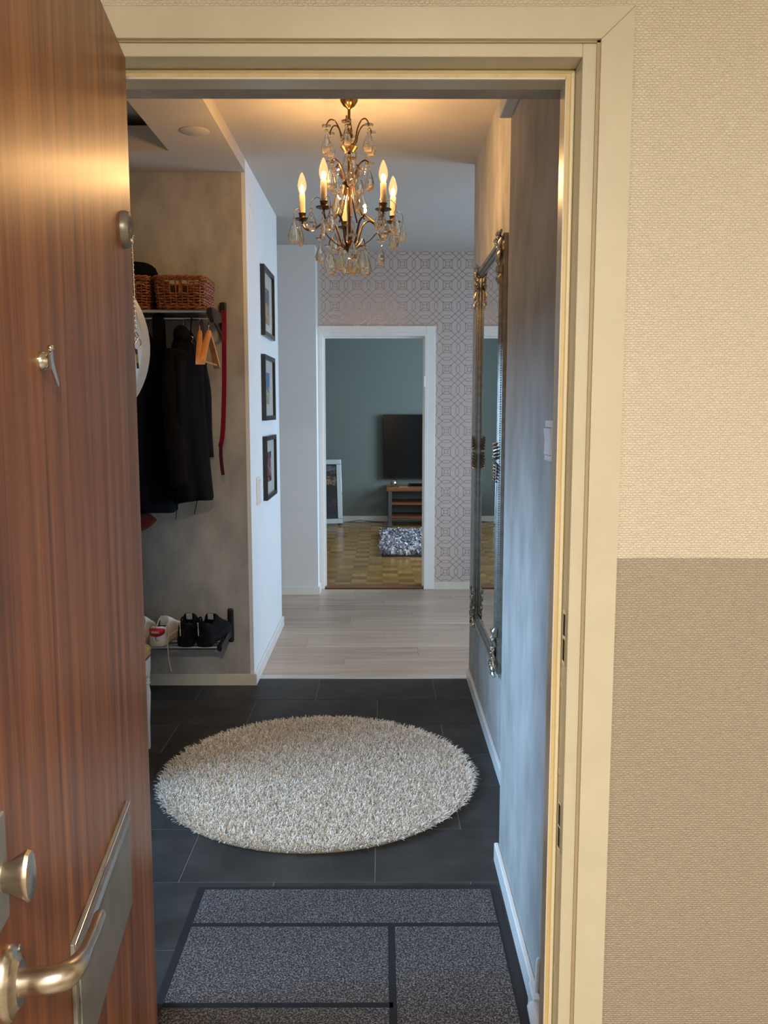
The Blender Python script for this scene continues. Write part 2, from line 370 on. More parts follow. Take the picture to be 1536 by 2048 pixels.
# --- stairwell
struct('floor_stairwell', bx(-1.0, 2.0, -1.7, 1.5, -.08, -.003), 'stairfloor', 'speckled stone floor of the stairwell')
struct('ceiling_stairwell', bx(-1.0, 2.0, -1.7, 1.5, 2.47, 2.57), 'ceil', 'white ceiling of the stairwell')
struct('wall_stairwell_left', bx(-1.0, -.9, -1.7, 1.5, -.08, 2.75), 'stair', 'two-tone painted wall of the stairwell beside the open door')
struct('wall_stairwell_right', bx(1.9, 2.0, -1.7, 1.5, -.08, 2.75), 'stair', 'two-tone painted side wall of the stairwell')
struct('wall_stairwell_back', bx(-1.0, 2.0, -1.8, -1.7, -.08, 2.75), 'stair', 'two-tone painted wall behind the stairwell landing')
bm = BM(); box(bm, .362, 2.0, YO, 1.55, -.08, 2.75); box(bm, -1.0, -.56, YO, 1.55, -.08, 2.75); box(bm, -.56, .362, YO, 1.55, 2.044, 2.75)
struct('wall_entrance', bm, 'stair', 'cream over beige painted woven stairwell wall around the entrance door')
bm = BM(); box(bm, .362, .64, 1.55, YI, -.02, 2.75); box(bm, -1.36, -.56, 1.55, YI, -.02, 2.86); box(bm, -.56, .362, 1.55, YI, 2.044, 2.75)
box(bm, -.62, .362, YI, 1.648, SZ0, 2.75); box(bm, .362, XR2, YI, 1.648, SZ0, 2.75)
struct('wall_entrance_inside', bm, 'concrete', 'grey concrete-look wall around the inside of the entrance')
# entrance frame: casing, rebated frame, stop
fr = thing('trim_1', 'cream painted entrance door frame with moulded casing', None, (.35, 1.5, 0), kind='structure')
bm = BM(); prism(bm, [(.3585, 1.484), (.4105, 1.482), (.412, 1.49), (.412, 1.501), (.3585, 1.501)], 'z', 0, 2.087); obj('casing', bm, 'cream', fr)
bm = BM(); prism(bm, [(1.484, 2.0375), (1.482, 2.085), (1.49, 2.087), (1.501, 2.087), (1.501, 2.0375)], 'x', -.62, .3585)
obj('casing', bm, 'cream', fr)
obj('casing', bx(-.62, -.565, 1.482, 1.501, 0, 2.0375), 'cream', fr)
JX, JZ = .331, 2.0135
obj('jamb', bx(JX, .3545, 1.496, 1.5999, 0, 2.035, .0015), 'cream', fr)
obj('shaded_gap', bx(.3535, .362, 1.492, 1.5999, 0, 2.043), 'gap', fr)
obj('jamb', bx(-.56, -.535, 1.496, 1.5999, 0, 2.035, .0015), 'cream', fr)
obj('frame_head', bx(-.535, JX, 1.496, 1.5999, JZ, 2.035, .0015), 'cream', fr)
obj('shaded_gap', bx(-.56, .362, 1.492, 1.5999, 2.0345, 2.0439), 'gap', fr)
bm = BM(); seg = [(.3585, 2.0375), (.3597, 2.0375), (.4122, 2.0868), (.4110, 2.0872)]; prism(bm, seg, 'y', 1.4812, 1.4835); obj('mitre_joint', bm, 'gap', fr)
SX, SZ = .3155, 1.998                       # door stop
bm = BM(); box(bm, SX, .3225, 1.5485, 1.552, 0, SZ + .009); obj('stop_face', bm, 'oldwood', fr)
bm = BM(); tube(bm, [(.3264, 1.5480, 0), (.3264, 1.5480, SZ + .012)], .0040, 10); obj('seal_strip', bm, 'seal', fr, True)
obj('stop', bx(SX + .0005, JX, 1.5515, 1.5999, 0, JZ, .001), 'cream', fr)
obj('stop_edge', bx(SX - .0012, SX + .0005, 1.5475, 1.5535, 0, SZ + .002), 'trim', fr)
bm = BM(); box(bm, -.535, SX, 1.5485, 1.552, SZ + .002, SZ + .009); obj('stop_face', bm, 'oldwood', fr)
bm = BM(); tube(bm, [(-.535, 1.5495, SZ + .0115), (.3275, 1.5495, SZ + .0115)], .003, 10); obj('seal_strip', bm, 'seal', fr, True)
obj('stop', bx(-.535, JX, 1.5515, 1.5999, SZ + .0005, JZ, .001), 'cream', fr)
obj('stop_edge', bx(-.535, SX, 1.5475, 1.5535, SZ - .001, SZ + .002), 'trim', fr)
obj('stop', bx(-.535, -.52, 1.5515, 1.5999, 0, JZ), 'cream', fr)
for va, vb in ((1230, 1274), (1282, 1326), (1634, 1678), (1684, 1726)):
    za, zb = onX(1131, va, JX).z, onX(1131, vb, JX).z
    obj('strike_slot', bx(JX - .0012, JX + .004, 1.517, 1.531, zb, za), 'dark', fr)
for va, vb in ((1222, 1335), (1626, 1734)):
    za, zb = onX(1131, va, JX).z, onX(1131, vb, JX).z
    obj('strike_plate', bx(JX - .0008, JX + .002, 1.511, 1.537, zb, za, .0003), 'alu', fr)
for v in (1376, 1560, 1995):
    q = onX(1126, v, JX); bm = BM(); ball(bm, (JX, 1.54, q.z), .006, 10, 6, (.25, 1, 1.3)); obj('paint_dent', bm, 'cream', fr, True)
struct('trim_2', bx(-.535, JX, 1.5, 1.60, -.02, .012, .003), 'threshold', 'oak doorstep under the entrance door')

# --- entry hall walls
struct('wall_right_near', bx(XR2, .64, YI, YN, -.02, ZC), 'concrete', 'grey concrete-look wall inside the entrance, lit blue by daylight')
struct('wall_right', bx(XR, .64, YN, YT, -.02, ZC), 'concrete', 'grey concrete-look wall carrying the ornate mirror')
q1 = onY(998, 237, YN)
struct('trim_3', bx(q1.x, XR2 + .001, YI, YN, q1.z, ZC, .004), 'white', 'white boxed-in duct at the top of the near wall')
bm = BM(); box(bm, -.66, -.56, YI, 1.925, -.02, 2.86)
struct('wall_left_near', bm, 'white', 'short white wall behind the open entrance door')
bm = BM(); box(bm, -1.35, -1.25, 3.0, YA, -.02, 2.86); box(bm, -1.35, -1.25, YI, 3.0, 1.76, 2.86)  # unseen lintel, set low to keep daylight off the upper right wall
struct('wall_left', bm, 'concrete', 'grey wall beside the coat rack with an unseen low lintel shading the upper hall')
struct('wall_closet', bx(-2.2, XL - .003, YA, 4.5, -.02, 2.86), 'concrete', 'grey concrete-look wall behind the coat rack')
struct('wall_pictures', bx(-2.2, XL, 4.5, YB, -.02, ZC), 'white', 'white wall carrying the three framed pictures')
struct('trim_4', bx(XL - .02, XL, YA - .002, 4.5, -.02, ZC), 'white', 'white corner edge between grey and white walls')
# side room
bm = BM(); box(bm, -3.6, -1.25, .8, .9, -.02, 2.86); box(bm, -3.6, -1.35, 3.0, 3.1, -.02, 2.86); box(bm, -1.35, -1.25, .9, YI, -.02, 2.86)
struct('wall_side_room', bm, 'concrete', 'grey walls of the side room left of the hall')
def window(n, axis_x, y0, y1, z0, z1, zt, ya, yb, label, outward):
    t_ = .1 * outward; bm = BM()
    xa, xb = sorted((axis_x, axis_x + t_))
    box(bm, xa, xb, ya, y0, -.02, zt); box(bm, xa, xb, y1, yb, -.02, zt); box(bm, xa, xb, y0, y1, -.02, z0); box(bm, xa, xb, y0, y1, z1, zt)
    struct('wall_window_%s' % n, bm, 'white', 'white wall around %s' % label)
    wd = thing('window_%d' % n, label, None, (axis_x, (y0 + y1) / 2, z0), kind='structure')
    bm = BM(); c = axis_x + t_ / 2; e = .045
    for a, b, cc, d in ((y0, y1, z0, z0 + e), (y0, y1, z1 - e, z1), (y0, y0 + e, z0, z1), (y1 - e, y1, z0, z1), ((y0 + y1) / 2 - e / 2, (y0 + y1) / 2 + e / 2, z0, z1)): box(bm, c - .02, c + .02, a, b, cc, d)
    obj('window_frame', bm, 'trim', wd)
    for a, b in ((y0 + e, (y0 + y1) / 2 - e / 2), ((y0 + y1) / 2 + e / 2, y1 - e)): obj('pane', bx(c - .002, c + .002, a, b, z0 + e, z1 - e), 'winglass', wd)
    obj('window_sill', bx(min(axis_x, axis_x - .12 * outward), max(axis_x, axis_x - .12 * outward), y0 - .04, y1 + .04, z0 - .03, z0), 'trim', wd)
window(1, -3.5, 1.3, 2.7, 1.75, 2.70, 2.86, .8, 3.1, 'white framed window of the side room', -1)
# far hall
window(2, 2.8, 4.7, 6.2, .65, 1.95, ZC, YT - .1, YF, 'white framed window of the far hall', 1)
struct('wall_far_hall_near', bx(.64, 2.9, YT - .1, YT, -.02, ZC), 'white', 'white wall of the far hall behind the mirror wall')
struct('wall_passage', bx(-2.3, -2.2, 4.39, 6.92, -.02, ZC), 'white', 'white end wall of the side passage')
struct('wall_segment', bx(-2.2, -.4975, 6.62, 6.92, -.02, ZC), 'white', 'white wall projecting beside the living room door')
# wallpapered far wall with foil print
bm = BM(); box(bm, -.4975, -.485, YF, 6.92, -.02, ZC); box(bm, .362, 2.9, YF, 6.92, -.02, ZC); box(bm, -.485, .362, YF, 6.92, 2.03, ZC)
wf = struct('wall_far', bm, 'wallpaper', 'taupe wallpaper with bronze octagon line print around the living room door')
def seg2(bm, a, b, wd, y, ny, lim):
    a, b = Vector(a), Vector(b); d = b - a
    if d.length < 1e-6: return
    n = Vector((-d.y, d.x)).normalized() * wd / 2
    for p in (a, b):
        if not lim(p.x, p.y): return
    v = [bm.verts.new((p.x, y, p.y)) for p in (a - n, b - n, b + n, a + n)]; bm.faces.new(v)
PX, PZ = .1745, .1605
def lim(x, z): return -.495 < x < 2.7 and .06 < z < 2.65 and not (x < .42 and z < 2.081)
bm = BM(); S, I_, T = .193, .085, .2
cx0, cz0 = onY(892, 943.5, YF).x, onY(892, 943.5, YF).z
for i in range(-10, 14):
    for j in range(-9, 13):
        ox, oz = cx0 + i * PX, cz0 + j * PZ
        P = lambda x, z: (ox + x * PX, oz + z * PZ)
        def ln(a, b):
            n_ = 3
            for k in range(n_):
                pa = (a[0] + (b[0] - a[0]) * k / n_, a[1] + (b[1] - a[1]) * k / n_); pb = (a[0] + (b[0] - a[0]) * (k + 1) / n_, a[1] + (b[1] - a[1]) * (k + 1) / n_)
                seg2(bm, P(*pa), P(*pb), .0024, YF - .0004, -1, lim)
        for s in (S, I_):
            c4 = [(-s, -s * 1.03), (s, -s * 1.03), (s, s * 1.03), (-s, s * 1.03)]
            for k in range(4): ln(c4[k], c4[(k + 1) % 4])
        for sx in (-1, 1):
            for sz in (-1, 1): ln((sx * I_, sz * I_ * 1.03), (sx * S, sz * S * 1.03))
        ln((S, S), (1 - S, 1 - S)); ln((S, 1 - S), (1 - S, S))
        hx = [(-S, .5), (-.125, .575), (.125, .575), (S, .5), (.125, .425), (-.125, .425)]
        for k in range(6): ln(hx[k], hx[(k + 1) % 6])
        hz = [(.5, -T), (.575, -.125), (.575, .125), (.5, T), (.425, .125), (.425, -.125)]
        for k in range(6): ln(hz[k], hz[(k + 1) % 6])
        ln((S, .5), (.5, T)); ln((S, .5), (.5, 1 - T)); ln((1 - S, .5), (.5, T)); ln((1 - S, .5), (.5, 1 - T))
o = obj('foil_line_print', bm, 'foil', wf); o['kind'] = 'stuff'
# living room doorway
d2 = thing('door_2', 'white painted doorway to the living room with moulded casing', None, (-.06, 6.86, 0), kind='structure')
obj('jamb', bx(-.485, -.459, 6.80, 6.935, 0, 2.03, .002), 'trim', d2); obj('jamb', bx(.336, .362, 6.80, 6.935, 0, 2.03, .002), 'trim', d2)
obj('frame_head', bx(-.459, .336, 6.80, 6.935, 2.002, 2.03, .002), 'trim', d2)
obj('stop', bx(-.459, -.447, 6.86, 6.90, 0, 2.002), 'trim', d2); obj('stop', bx(.324, .336, 6.86, 6.90, 0, 2.002), 'trim', d2); obj('stop', bx(-.447, .324, 6.86, 6.90, 1.99, 2.002), 'trim', d2)
obj('casing', bx(.345, .4195, 6.801, 6.8169, 0, 2.08, .003), 'trim', d2); obj('casing', bx(-.4975, -.468, 6.801, 6.8169, 0, 2.08, .003), 'trim', d2)
obj('casing', bx(-.468, .345, 6.801, 6.8169, 2.013, 2.08, .003), 'trim', d2)
for v in (760,):
    q = onX(853, v, .335); bm = BM(); tube(bm, [(.333, 6.80, q.z - .045), (.333, 6.80, q.z + .04)], .006, 10); obj('hinge', bm, 'trim', d2, True)
obj('strike_plate', bx(.3325, .3365, 6.81, 6.832, onY(849, 1107, 6.82).z, onY(849, 1088, 6.82).z), 'alu', d2)
obj('strike_slot', bx(.3318, .3335, 6.815, 6.826, onY(849, 1100, 6.82).z, onY(849, 1093, 6.82).z), 'dark', d2)
tr = thing('trim_5', 'oak threshold of the living room doorway', None, (-.06, 6.86, 0), kind='structure')
obj('board', bx(-.485, .362, 6.812, 6.935, -.02, .016, .003), 'threshold', tr); obj('dark_edge', bx(-.485, .362, 6.806, 6.812, -.02, .01), 'darkwood', tr)
# living room
YL = 10.99
struct('wall_living_back', bx(-2.3, 2.7, YL, YL + .1, -.02, 2.62), 'green', 'grey-green wall behind the television')
struct('wall_living_left', bx(-2.3, -2.2, 6.92, YL, -.02, 2.62), 'green', 'grey-green side wall of the living room')
bm = BM(); box(bm, -2.2, -.485, 6.92, 6.935, -.02, 2.62); box(bm, .362, 2.6, 6.92, 6.935, -.02, 2.62); box(bm, -.485, .362, 6.92, 6.935, 2.03, 2.62)
struct('wall_living_near', bm, 'white', 'white living room side of the doorway wall')
window(3, 2.5, 7.5, 9.7, .7, 2.2, 2.62, 6.92, YL, 'wide white framed window of the living room', 1)
struct('ceiling_living', bx(-2.3, 2.7, 6.92, YL + .1, 2.6, 2.7), 'ceil', 'white living room ceiling')
struct('baseboard_living', bx(-2.2, 2.5, YL - .015, YL, 0, .076, .003), 'trim', 'white baseboard under the grey-green wall')
# ceilings
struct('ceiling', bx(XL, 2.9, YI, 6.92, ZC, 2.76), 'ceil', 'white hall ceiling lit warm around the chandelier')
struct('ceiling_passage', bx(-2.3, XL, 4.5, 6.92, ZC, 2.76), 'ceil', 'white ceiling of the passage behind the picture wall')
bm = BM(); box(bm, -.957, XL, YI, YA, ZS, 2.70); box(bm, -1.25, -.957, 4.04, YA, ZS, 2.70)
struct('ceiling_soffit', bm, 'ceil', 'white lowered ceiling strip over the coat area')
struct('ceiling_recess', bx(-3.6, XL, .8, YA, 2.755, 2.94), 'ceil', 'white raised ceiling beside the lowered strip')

# --- floors
fl = struct('floor', bx(-3.6, XR + .02, 1.5, 4.5, -.1, -.0016), 'grout', 'charcoal stone tile floor with pale grout')
tm = {}
def tilemesh(wx, wy):
    k = (round(wx, 3), round(wy, 3))
    if k not in tm: tm[k] = mesh('tile', bx(-wx / 2, wx / 2, -wy / 2, wy / 2, -.008, 0, .0009, seg=1), 'tile')
    return tm[k]
def laypieces(name, x0, x1, y0, y1, fn_parent, meshfn, g):
    wx, wy = x1 - x0 - g, y1 - y0 - g
    if wx < .01 or wy < .01: return None
    return link(name, meshfn(wx, wy), fn_parent, Matrix.Translation(((x0 + x1) / 2, (y0 + y1) / 2, 0)))
TW, TH = .602, .3331
for r in range(-3, 6):
    ya, yb = 2.485 + r * TH, 2.485 + (r + 1) * TH
    ya, yb = max(ya, 1.6), min(yb, 4.487)
    off = -.022 if r % 2 == 0 else -.331
    xr = XR2 if yb < 2.61 else XR
    for i in range(-3, 2):
        xa, xb = off + i * TW, off + (i + 1) * TW
        xb_ = min(xb, xr + .001)
        if xb_ - xa > .02: laypieces('tile', xa, xb_, ya, yb, fl, tilemesh, .0028)
struct('trim_6', bx(XL, XR, 4.487, 4.545, -.02, .004, .0015), 'strip', 'pale metal transition strip between tiles and planks')
fh = struct('floor_hall', bx(-2.2, 2.9, 4.5, 6.92, -.1, -.0016), 'plankgap', 'greige oak laminate plank floor of the far hall')
PWD = .189; prow = 0; yy = 4.545
pm = {}
def plankmesh(wx, wy):
    k = (round(wx, 3), round(wy, 3))
    if k not in pm: pm[k] = mesh('plank', bx(-wx / 2, wx / 2, -wy / 2, wy / 2, -.008, 0, .0006, seg=1), 'plank')
    return pm[k]
while yy < 6.806:
    yb = min(yy + PWD, 6.806); off = -1.9 + [0, .47, .9, .22, .7][prow % 5]; xs = [-2.1] + [off + 1.215 * k for k in range(0, 5) if -2.1 < off + 1.215 * k < 2.8] + [2.8]
    for a, b in zip(xs, xs[1:]): laypieces('plank', a, b, yy, yb, fh, plankmesh, .0011)
    yy = yb; prow += 1
fv = struct('floor_living', bx(-2.2, 2.5, 6.93, YL, -.1, -.0014), 'parqbase', 'honey oak mosaic parquet of the living room')
PQ = .1335
pa = [mesh('parquet_block', bx(-PQ / 2 + .0004, PQ / 2 - .0004, -PQ / 2 + .0004, PQ / 2 - .0004, -.008, 0, .0004, seg=1), 'parq'), mesh('parquet_block', bx(-PQ / 2 + .0004, PQ / 2 - .0004, -PQ / 2 + .0004, PQ / 2 - .0004, -.008, 0, .0004, seg=1), 'parq2')]
rest = BM()
for j in range(30):
    for i in range(-16, 18):
        x, y = -.06 + i * PQ, 6.94 + PQ * (j + .5)
        if not (-2.19 < x - PQ / 2 and x + PQ / 2 < 2.49): continue
        if -5 <= i <= 4: link('parquet_block', pa[(i + j) % 2], fv, Matrix.Translation((x, y, 0)))
        else: box(rest, x - PQ / 2 + .0004, x + PQ / 2 - .0004, y - PQ / 2 + .0004, y + PQ / 2 - .0004, -.008, 0, mi=(i + j) % 2)
o = obj('parquet_rest', rest, ['parq', 'parq2'], fv); o['kind'] = 'stuff'
# --- baseboards
BH, BT = .060, .014
def skirting(name, poly_pts, label, m='trim', h=BH):
    """poly outline in plan, extruded, thin bevelled top"""
    bm = BM(); prism(bm, poly_pts, 'z', 0, h)
    top = [e for e in bm.edges if all(abs(v.co.z - h) < 1e-6 for v in e.verts)]
    bmesh.ops.bevel(bm, geom=top, offset=.003, segments=2, affect='EDGES'); return struct(name, bm, m, label)
skirting('baseboard_right_near', [(XR2, 1.93), (XR2 - BT, 1.93), (XR2 - BT, YN + BT), (XR2, YN + BT)], 'white baseboard along the near blue-lit wall')
skirting('baseboard_right', [(XR, YN), (XR - BT, YN), (XR - BT, YT + .004), (XR, YT + .004)], 'white baseboard under the ornate mirror')
skirting('baseboard_closet', [(-1.25, YA), (-1.25, YA - BT), (XL + BT, YA - BT), (XL + BT, YA)], 'off-white baseboard under the shoe rack', 'trimworn')
skirting('baseboard_pictures', [(XL, YA), (XL + BT, YA), (XL + BT, YB), (XL, YB)], 'white baseboard under the framed pictures')
skirting('baseboard_segment', [(-2.2, 6.62), (-2.2, 6.606), (-.485, 6.606), (-.485, 6.80), (-.4975, 6.80), (-.4975, 6.62)], 'white baseboard beside the living room door')
skirting('baseboard_far', [(.42, YF), (.42, YF - .012), (2.8, YF - .012), (2.8, YF)], 'cream baseboard under the printed wallpaper', 'trimworn', .058)
skirting('baseboard_left_near', [(-.56, YI), (-.546, YI), (-.546, 1.935), (-.56, 1.935)], 'white baseboard end showing beside the doormat')

# ================================================================== ENTRANCE DOOR (leaf swung out, inner face towards the opening)
DA = R(6.9); DH = Vector((-.420, 1.49, 0)); DD = Vector((math.sin(DA), -math.cos(DA), 0)); DN = Vector((math.cos(DA), math.sin(DA), 0))
MD = Matrix(((DD.x, DN.x, 0, DH.x), (DD.y, DN.y, 0, DH.y), (0, 0, 1, 0), (0, 0, 0, 1)))
def onDoor(u, v, off=0.):
    r = ray(u, v); t_ = (DH.dot(DN) + off) / Vector((r.x, r.y, 0)).dot(DN); P = CAM + r * t_
    return (P - DH).dot(DD), P.z
dr = thing('door_1', 'teak veneered entrance door standing open, seen from its inner side', None, (DH.x, DH.y, 0), kind='structure')
obj('leaf', bx(0, .875, -.045, 0, .014, 2.010, .0012), 'teak', dr, M4=MD)
def rotY(): return Matrix.Rotation(R(-90), 4, 'X')      # lathe z axis -> +off
def at(s, off, z): return Matrix.Translation((s, off, z)) @ rotY()
# lever handle
h_ = obj('rosette', lathe(BM(), [(.0, 0), (.030, 0), (.030, .004), (.027, .008), (.022, .009), (.018, .013), (.0, .013)], 32, at(.81, 0, .948), sx=.85, sy=1.12), 'steel', dr, True, MD)
pts = smoothpath([(.81, .008, .948), (.81, .022, .949), (.812, .037, .950), (.806, .050, .950), (.787, .056, .948), (.755, .056, .941), (.715, .054, .932), (.672, .052, .926)], 6)
n = len(pts); rr = [.0118 if i / n < .42 else .0118 - .0052 * min(1, (i / n - .42) / .25) for i in range(n)]; rr[-1] = .0028; rr[-2] = .005
lv = obj('lever', tube(BM(), pts, rr, 16), 'steel', dr, True, MD)
for z in (.972, .924): obj('screw', lathe(BM(), [(0, 0), (.0035, 0), (.003, .0015), (0, .0018)], 10, at(.797, .0085, z)), 'chrome', h_, True, MD)
# thumb turn
obj('turn_plate', bx(.80, .842, 0, .004, 1.005, 1.10, .0015), 'greyplate', dr, M4=MD)
bm = BM(); lathe(bm, [(0, .004), (.011, .004), (.012, .009), (.0165, .017), (.0195, .023), (.0185, .0262), (.013, .0275), (0, .028)], 10, at(.812, 0, 1.046), sx=.82, sy=1.15); obj('thumb_turn', bm, 'steel', dr, True, MD)
# letter plate
lp = obj('letter_plate', bx(.236, .597, 0, .005, .676, .844, .0012), 'greyplate', dr, M4=MD)
bm = BM(); prism(bm, [(.005, .822), (.011, .826), (.009, .833), (.005, .836)], 'x', .262, .585); obj('flap_hinge', bm, 'steel', lp, M4=MD)
obj('plate_rim', bx(.236, .597, .005, .0066, .840, .8445, .0006), 'chrome', lp, M4=MD)
obj('flap', bx(.262, .585, .005, .0075, .69, .822, .001), 'greyplate', lp, M4=MD)
# peephole with swinging cover
ps, pz_ = onDoor(80, 722)
pk = obj('peephole', lathe(BM(), [(0, 0), (.010, 0), (.010, .003), (.008, .007), (.006, .009), (.0, .009)], 20, at(ps, 0, pz_)), 'chrome', dr, True, MD)
bm = BM(); prism(bm, [(ps - .004, pz_ + .012), (ps + .007, pz_ + .006), (ps + .002, pz_ - .008), (ps - .022, pz_ - .026), (ps - .026, pz_ - .022), (ps - .008, pz_ - .002)], 'y', .010, .0118); obj('peephole_cover', bm, 'chrome', pk, M4=MD)
bm = BM(); ball(bm, (ps + .001, .011, pz_ + .013), .0035); obj('cover_pivot', bm, 'chrome', pk, True, MD)
# grey door bumper ring
bs, bz = .082, 1.720
rg = obj('bumper_ring', lathe(BM(), [(.012, 0), (.029, 0), (.029, .006), (.0265, .012), (.022, .014), (.014, .011), (.012, .004)], 40, at(bs, 0, bz)), 'greyplastic', dr, True, MD)
obj('ring_hole', lathe(BM(), [(0, .002), (.0125, .002), (.0125, .0035), (0, .0035)], 24, at(bs, 0, bz)), 'dark', rg, M4=MD)

# bead chain with wire hook and key, hung from the bumper ring
def Wd(s, off, z): return MD @ Vector((s, off, z))
OFFC = .018
ch = thing('bead_chain', 'silver bead chain with wire hook and brass key hung on the door ring', 'chain', Wd(.02, OFFC, 1.5))
cpts = []
for v in range(474, 662, 4):
    u = 263.5 + (v - 474) / 184 * 8.5 + (1.2 if v < 490 else 0)
    s, z = onDoor(u, v, OFFC); cpts.append(Wd(s, OFFC, z))
L0 = Wd(bs - .018, .013, bz - .006)
cpts = [L0, (L0 + cpts[0]) / 2] + cpts
bmesh_bead = mesh('bead', ball(BM(), (0, 0, 0), .0021, 8, 6), 'chrome', True)
dist = 0; prev = cpts[0]; acc = 0.0; nb = 0
path = cpts
tot = sum((b - a).length for a, b in zip(path, path[1:])); step = .0074
pos = 0
def along(path, d):
    for a, b in zip(path, path[1:]):
        l = (b - a).length
        if d <= l: return a + (b - a) * (d / l if l else 0)
        d -= l
    return path[-1]
while pos < tot:
    link('bead', bmesh_bead, ch, Matrix.Translation(along(path, pos))); pos += step
obj('chain_wire', tube(BM(), path, .0006, 5), 'chrome', ch)
q = lambda u, v: Wd(onDoor(u, v, OFFC)[0], OFFC, onDoor(u, v, OFFC)[1])
obj('wire_hook', tube(BM(), smoothpath([q(270, 662), q(274, 666), q(277, 674), q(272, 682), q(268, 692), q(272, 698), q(280, 694), q(281.5, 683), q(277, 676), q(271, 672), q(269, 664), q(270, 662)], 6), .0011, 6), 'steel', ch, True)
a = q(272.5, 699); b = q(276, 737)
kz = [(a + (b - a) * t_) for t_ in (0, .25, .26, .7, .71, 1)]
for k, mt in ((0, 'dark'), (2, 'keytag'), (4, 'dark')):
    bm = BM(); ribbon(bm, [kz[k], kz[k + 1]], DD, .0055, .003); obj('key_tag', bm, mt, ch)

# round white disc behind the door, kind unknown; pole and base are added
Yl = 2.18; pr = onY(286, 690, Yl); RL = .234; lc = Vector((pr.x - RL, Yl, pr.z))
lamp = thing('white_disc', 'large round white disc of unknown kind on an added stand, mostly hidden behind the teak door', 'lamp', (lc.x, Yl + .04, 0))
ML = Matrix.Translation(lc) @ Matrix.Rotation(R(-90), 4, 'X')
obj('disc_head', lathe(BM(), [(0, 0), (RL * .985, 0), (RL, .004), (RL, .066), (RL * .98, .072), (0, .072)], 72, ML), 'discwhite', lamp, True)
bm = BM(); tube(bm, [(lc.x, Yl + .036, .02), (lc.x, Yl + .036, lc.z - RL + .004)], .011, 14); obj('pole', bm, 'discwhite', lamp, True)
bm = BM(); lathe(bm, [(0, 0), (.10, 0), (.10, .014), (.09, .02), (0, .022)], 40, Matrix.Translation((lc.x, Yl + .036, 0.0))); obj('base', bm, 'discwhite', lamp, True)

# ================================================================== DOORMAT
dm = thing('doormat', 'charcoal entrance mat with black stripes and rubber border', 'doormat', (-.1, 1.95, 0))
mx0, mx1, my0, my1 = -.552, .347, 1.62, 2.452
bm = BM(); prism(bm, [(mx0, my0), (mx1 + .010, my0), (mx1, my1 + .012), (mx0 - .002, my1 - .002)], 'z', .0003, .004); obj('rubber_border', bm, 'rubber', dm)
def pad(x0, x1, y0, y1): obj('pile_field', bx(x0, x1, y0, y1, .003, .0095, .0025), 'pile', dm)
B_ = .022; SW = .018; ys1, ys2, xv = 2.252, 1.925, .027
pad(mx0 + B_, mx1 - B_, ys1 + SW / 2, my1 - B_)
pad(mx0 + B_, xv - SW / 2, ys2 + SW / 2, ys1 - SW / 2); pad(xv + SW / 2, mx1 - B_, my0 + .02, ys1 - SW / 2); pad(mx0 + B_, xv - SW / 2, my0 + .02, ys2 - SW / 2)
obj('black_stripe', bx(mx0 + B_, mx1 - B_, ys1 - SW / 2, ys1 + SW / 2, .003, .008), 'pileblack', dm)
obj('black_stripe', bx(mx0 + B_, xv, ys2 - SW / 2, ys2 + SW / 2, .003, .008), 'pileblack', dm)
obj('black_stripe', bx(xv - SW / 2, xv + SW / 2, my0 + .02, ys1 - SW / 2, .003, .008), 'pileblack', dm)

# ================================================================== SHAG RUGS
def tufts(name, n, sampler, hgt, wd, lean, matname, parent, seed=1, outward=None):
    r = random.Random(seed); V = []; Fc = []
    for _ in range(n):
        x, y, z0 = sampler(r); a = r.uniform(0, 2 * math.pi); L = r.uniform(.5, 1.0) * lean; h = hgt * r.uniform(.7, 1.15)
        dx, dy = math.cos(a) * L, math.sin(a) * L
        if outward:
            ox, oy = outward(x, y); dx += ox; dy += oy
        b = r.uniform(0, math.pi); wx, wy = math.cos(b) * wd / 2, math.sin(b) * wd / 2
        i = len(V)
        for t_, zz, ws in ((0, 0, 1), (.35, .62, 1.1), (.75, .95, .95), (1.08, .9, .35)):
            V.append((x + dx * t_ - wx * ws, y + dy * t_ - wy * ws, z0 + h * zz)); V.append((x + dx * t_ + wx * ws, y + dy * t_ + wy * ws, z0 + h * zz))
        for k in range(3): Fc.append((i + 2 * k, i + 2 * k + 1, i + 2 * k + 3, i + 2 * k + 2))
    me = bpy.data.meshes.new(name); me.from_pydata(V, [], Fc); me.materials.append(M[matname])
    for p in me.polygons: p.use_smooth = True
    o = link(name, me, parent); o['kind'] = 'stuff'; return o
RC = Vector((-.25, 3.245, 0)); RR = .605
rug = thing('shag_rug', 'round cream shag rug on the charcoal tiles', 'rug', RC)
obj('rug_base', lathe(BM(), [(0, .001), (RR - .012, .001), (RR - .012, .006), (RR - .02, .012), (0, .014)], 72, Matrix.Translation(RC)), 'shagbase', rug)
def srug(r):
    while True:
        rad = RR * math.sqrt(r.random()); a = r.uniform(0, 2 * math.pi)
        return RC.x + rad * math.cos(a), RC.y + rad * math.sin(a), .010
def outw(x, y):
    d = Vector((x - RC.x, y - RC.y)); l = d.length
    k = max(0, (l - RR + .05) / .05) * .016
    return (d.x / l * k, d.y / l * k)
tufts('yarn_pile', 46000, srug, .017, .0030, .015, 'shag', rug, 3, outw)
lr = thing('shag_rug', 'rectangular silvery grey shag rug on the living room parquet', 'rug', (.9, 9.1, 0))
lx0, lx1, ly0, ly1 = 0.0, 1.9, 8.33, 9.95
obj('rug_base', bx(lx0, lx1, ly0, ly1, .001, .02), 'greybase', lr)
tufts('yarn_pile', 7000, lambda r: (r.uniform(lx0, lx1), r.uniform(ly0, ly1), .015), .055, .022, .045, 'greyshag', lr, 5)

